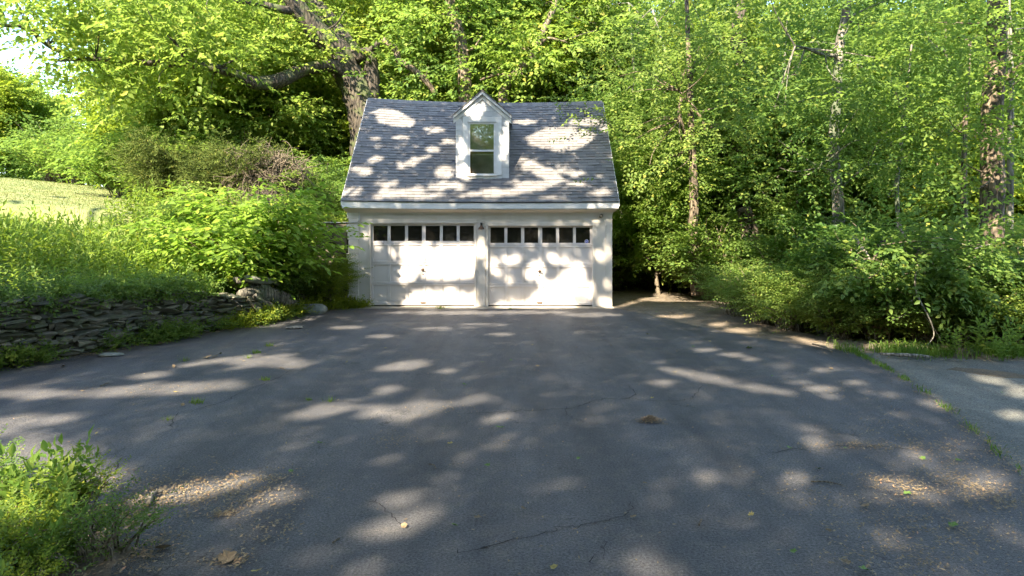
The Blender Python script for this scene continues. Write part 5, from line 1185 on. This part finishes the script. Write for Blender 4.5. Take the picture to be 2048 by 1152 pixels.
# ------------------------------------------------------------------ the tall shade trees behind the camera: their gaps make the sun flecks
Lx, Ly, Lz = -TO_SUN.x, -TO_SUN.y, -TO_SUN.z
ELL = [(555, 640, 80, 10, -8), (660, 612, 60, 16, -5), (690, 585, 22, 26, 0), (740, 607, 20, 6, 0), (640, 822, 62, 13, -8), (745, 826, 48, 12, -3), (830, 822, 62, 17, -14), (925, 805, 62, 11, -14), (990, 836, 34, 9, -10), (805, 732, 56, 9, -8), (885, 742, 20, 5, 0), (775, 780, 26, 7, 0), (290, 780, 185, 12, -3), (60, 787, 110, 10, 0), (50, 841, 110, 14, -3), (0, 866, 40, 8, 0), (520, 722, 62, 9, -6), (575, 728, 40, 9, 0), (300, 750, 50, 8, -12), (430, 722, 90, 6, -8),
       (870, 657, 55, 4, 0), (965, 648, 50, 3, 0), (1000, 668, 25, 3, 0), (760, 672, 25, 3, 0), (960, 625, 190, 4, 0), (1180, 630, 60, 4, 0), (690, 655, 30, 3, 0), (790, 1000, 48, 18, -8), (832, 1036, 48, 22, -15), (765, 1060, 45, 16, -10), (780, 916, 26, 8, -15), (930, 922, 22, 6, 0), (880, 953, 15, 6, 0), (720, 1142, 42, 12, -10), (545, 1000, 48, 17, -20), (420, 975, 90, 15, -12), (330, 995, 90, 16, -5), (470, 1034, 50, 10, -22), (250, 1046, 60, 12, 0), (640, 1110, 30, 8, 0),
       (1450, 764, 120, 8, 11), (1560, 784, 24, 5, 5), (1640, 778, 26, 5, 0), (1655, 794, 18, 4, 0), (1600, 765, 25, 3, 0), (1700, 765, 20, 3, 0), (1380, 745, 50, 4, 8), (1330, 765, 28, 4, 0), (1990, 762, 48, 8, 8), (2040, 785, 30, 8, 0), (1868, 810, 24, 8, 15), (1800, 829, 15, 5, 0), (1612, 857, 25, 6, 10), (2030, 830, 26, 9, 5), (1590, 960, 20, 11, 0), (1795, 969, 34, 10, 5), (1838, 984, 28, 7, 5), (1685, 997, 15, 9, 0), (1965, 965, 42, 13, 5), (1985, 950, 30, 8, 0), (1930, 985, 22, 7, 0), (2018, 1072, 15, 8, 20), (1940, 1092, 14, 6, 0), (1465, 710, 22, 4, 0), (1500, 718, 15, 3, 0), (1410, 700, 20, 3, 0), (1250, 606, 34, 7, -12), (1350, 632, 35, 3, 0), (1480, 660, 34, 6, 0), (1440, 648, 18, 4, 0), (1640, 740, 20, 3, 0), (1780, 790, 14, 4, 0), (1320, 1000, 12, 5, 0), (1700, 880, 16, 4, 0),
       (751, 487, 7, 4, 0), (729, 470, 4, 8, 0), (727, 550, 5, 9, 0), (781, 500, 6, 10, 0), (963, 500, 8, 24, 0), (1020, 513, 23, 13, 0), (985, 522, 7, 16, 0), (1068, 540, 20, 20, 20), (1105, 511, 12, 12, 0), (1128, 518, 8, 10, 0), (1160, 593, 10, 6, 0), (1200, 512, 7, 12, 0), (1213, 500, 6, 12, 0), (1216, 565, 7, 14, 0), (1210, 602, 11, 8, 0), (1058, 488, 10, 4, 0),
       (868, 255, 24, 7, 0), (750, 277, 16, 4, 0), (795, 273, 20, 4, 0), (866, 297, 14, 6, 0), (892, 280, 18, 7, 0), (820, 325, 28, 8, -25), (850, 313, 14, 5, -20), (750, 318, 18, 6, -15), (722, 340, 22, 8, 0), (780, 370, 22, 8, -30), (700, 388, 20, 12, -20), (885, 343, 24, 12, 0), (800, 387, 65, 12, -8), (890, 372, 45, 10, 0), (870, 395, 50, 8, 0), (950, 390, 50, 8, 0), (825, 410, 90, 6, 0),
       (1168, 240, 36, 8, 0), (1205, 250, 7, 14, 0), (1045, 240, 24, 6, 0), (1060, 330, 26, 14, 20), (1100, 350, 36, 16, 20), (1145, 345, 36, 8, 10), (1060, 372, 38, 16, 0), (1200, 385, 26, 10, -10), (1150, 368, 30, 5, 0), (1000, 385, 46, 8, 0), (1080, 398, 30, 5, 0), (1100, 410, 50, 5, 0), (945, 222, 18, 16, 0), (930, 345, 18, 14, 0), (1010, 290, 8, 40, 0), (922, 300, 9, 26, 0), (965, 215, 10, 10, 0),
       (70, 990, 170, 120, 10)]
POLY = [[(797, 485), (953, 485), (953, 546), (900, 551), (850, 547), (800, 559), (790, 560), (796, 525), (805, 515), (795, 500)], [(798, 590), (830, 578), (870, 577), (900, 572), (930, 582), (952, 580), (952, 616), (800, 613)],
        [(1047, 599), (1076, 572), (1110, 550), (1151, 521), (1166, 523), (1163, 550), (1185, 565), (1188, 591), (1152, 574), (1139, 591), (1154, 606), (1154, 617), (1044, 617), (993, 616), (993, 606)],
        [(742, 220), (765, 214), (800, 221), (828, 240), (825, 250), (790, 252), (758, 245)], [(1050, 270), (1090, 250), (1150, 248), (1185, 262), (1190, 275), (1150, 295), (1110, 303), (1075, 290), (1045, 285)]]
def in_poly(px, py, poly):
    r = np.zeros(px.shape, bool); n_ = len(poly)
    for i in range(n_):
        (x1, y1), (x2, y2) = poly[i], poly[(i + 1) % n_]
        r ^= ((y1 > py) != (y2 > py)) & (px < (x2 - x1) * (py - y1) / (y2 - y1 + 1e-9) + x1)
    return r
GX, GY = np.meshgrid(np.arange(-200, 2248, 1.0), np.arange(150, 1300, 1.0)); MASK = np.zeros(GX.shape, np.float32)
for cx, cy, rx, ry, an in ELL:
    if rx < 41 and cy > 640: rx, ry = rx * 1.1, ry * 1.2
    a_ = math.radians(-an); du, dv = GX - cx, GY - cy
    MASK = np.maximum(MASK, 1.5 - np.sqrt(((du * math.cos(a_) - dv * math.sin(a_)) / rx) ** 2 + ((du * math.sin(a_) + dv * math.cos(a_)) / ry) ** 2))
for pl in POLY: MASK = np.maximum(MASK, np.where(in_poly(GX, GY, pl), 1.05, 0))
WX, WY = GX, GY * np.where(GY > 620, 2.6, 1.5)
def wav(f, a, b, c_): return np.sin(WX * f + 2.1 * np.sin(WY * f * .8 + a)) * np.cos(WY * f * 1.1 + b + 1.7 * np.sin(WX * f * .7 + c_))
MASK = MASK + .22 * wav(.07, 1, 2, .3) + .22 * wav(.15, .4, 3, 2) + .18 * wav(.31, 2.4, .6, 1)
MASK = MASK + np.where((GY > 640) & (GX < 900), .08, 0) * (wav(.022, .5, 1.1, 2.2) > .2)
RL = np.random.default_rng(8)
def lit(Pn):
    """for canopy points: does the sun ray through each land on a spot that is sunlit in the place?  returns probability of a gap"""
    x, y, z = Pn.T; gap = np.zeros(len(x)); done = np.zeros(len(x), bool)
    def look(hx, hy, hz, sel):
        px = 1024 + hx / np.maximum(hy, .1) * FPX; py = HOR - (hz - CAM_H) / np.maximum(hy, .1) * FPX
        iy = np.clip(np.nan_to_num(py) - 150, 0, MASK.shape[0] - 1).astype(int); ix = np.clip(np.nan_to_num(px) + 200, 0, MASK.shape[1] - 1).astype(int)
        m_ = MASK[iy, ix] > .36 + .42 * RL.random(len(hx))
        gap[sel & m_] = 1
    t = (DYF - y) / Ly; hx, hz = x + Lx * t, z + Lz * t; s = (hx > -1.5) & (hx < -.08) & (hz > 3.3) & (hz < 5.65); look(hx, np.full(len(x), DYF), hz, s); done |= s
    t = (FY - y) / Ly; hx, hz = x + Lx * t, z + Lz * t; s = ~done & (hx > -4.36) & (hx < 2.7) & (hz > 0) & (hz < 2.68); look(hx, np.full(len(x), FY), hz, s); done |= s
    # roof plane z = EZ + (Y-EY)*1.03
    t = (z - EZ - (y - EY) * 1.03) / (Ly * 1.03 - Lz); hx, hy, hz = x + Lx * t, y + Ly * t, z + Lz * t; s = ~done & (hx > -4.4) & (hx < 2.8) & (hz > 2.66) & (hz < 5.98); look(hx, hy, hz, s); done |= s
    t = -z / Lz; hx, hy = x + Lx * t, y + Ly * t; wd = wall_dist(hx, hy); s = ~done & (wd < .3); look(hx, hy, np.zeros(len(x)), s)
    # bank growth (about a metre and a half up): open to the sun, patchy near the wall
    t = (1.4 - z) / Lz; bx, by = x + Lx * t, y + Ly * t; wb = wall_dist(bx, by); s2 = ~done & (wb >= .3)
    patch = np.sin(bx * 1.9 + .7) * np.cos(by * 1.5) + .5 * np.sin(bx * 4 + by * 3.1)
    gap[s2] = np.where((wb[s2] > 1.7) | ((wb[s2] > .3) & (by[s2] > 13.0)), np.where(patch[s2] > -.85, 1, 0), np.where(patch[s2] > .35, 1, 0))
    # woods on the right: occasional flecks
    s3 = s & (hx > 5.2) & (hy > 11.5); pr = np.sin(hx * 2.3 + hy) * np.cos(hy * 1.7 - hx) ; gap[s3] = np.where(pr[s3] > .12, 1, gap[s3])
    gap[(s | ~done) & (hx > 2.7) & (hx < 7) & (hy > 20)] = 1
    s4 = ~done & (hy > 19.0); gap[s4] = np.maximum(gap[s4], np.where(pr[s4] > -.1, 1, 0))
    return gap > .5
gg = np.random.default_rng(123); n_ = 41000
u = 11 / TO_SUN.z
CX = gg.uniform(-19.5, 9.5, n_); CY = gg.uniform(-11.5, 17.5, n_); CZ = gg.uniform(9.6, 12.4, n_); O = np.stack([CX, CY, CZ], -1)
Dr = np.c_[gg.normal(size=(n_, 2)), gg.normal(0, .3, n_)]; Dr /= np.linalg.norm(Dr, axis=1, keepdims=True)
# keep the canopy out of the picture's own view
ok = (CZ > 2 + .336 * np.maximum(CY, 0) + 1.0)
O, Dr = O[ok], Dr[ok]
TR = [(-13.5, 2.5, 'left of the driveway'), (-8.5, -8.0, 'behind the camera'), (1.5, -9.5, 'across the driveway'), (9.5, 1.0, 'right of the driveway')]
near = np.argmin(np.stack([np.hypot(O[:, 0] - a, O[:, 1] - b_) for a, b_, _ in TR]), 0); g = random.Random(3)
for i, (a, b_, w_) in enumerate(TR):
    s = near == i; r = empty('shade_tree', (a, b_, 0), 'tall spreading tree %s, outside the picture, shading the asphalt' % w_, 'tree')
    VL = foliage(O[s], Dr[s], 1.12, T_SHADE, i, .45).reshape(-1, 4, 3)
    VL = VL[~(lit(VL.mean(1)) | lit(VL[:, 2]))]
    obj('crown', leafmesh('crown', (VL - np.array([a, b_, 0])).reshape(-1, 3), M['shadeleaf']), r)
    m_ = MB(); m_.tube([(0, 0, -.2), (.1, 0, 3), (0, .1, 6), (.1, 0, 9), (0, 0, 12)], [.42, .34, .3, .24, .1], 12, wob=.06)
    Q = O[s] - np.array([a, b_, 0])
    for _ in range(16):
        e = Vector(Q[g.randrange(len(Q))]); s_ = Vector((0, 0, g.uniform(6.5, 9.5))); m_.tube([s_, s_.lerp(e, .5) + Vector((0, 0, .6)), e], [.10, .055, .015], 6, cap=False)
    m_.build('trunk', M['bark'], r, smooth=True)
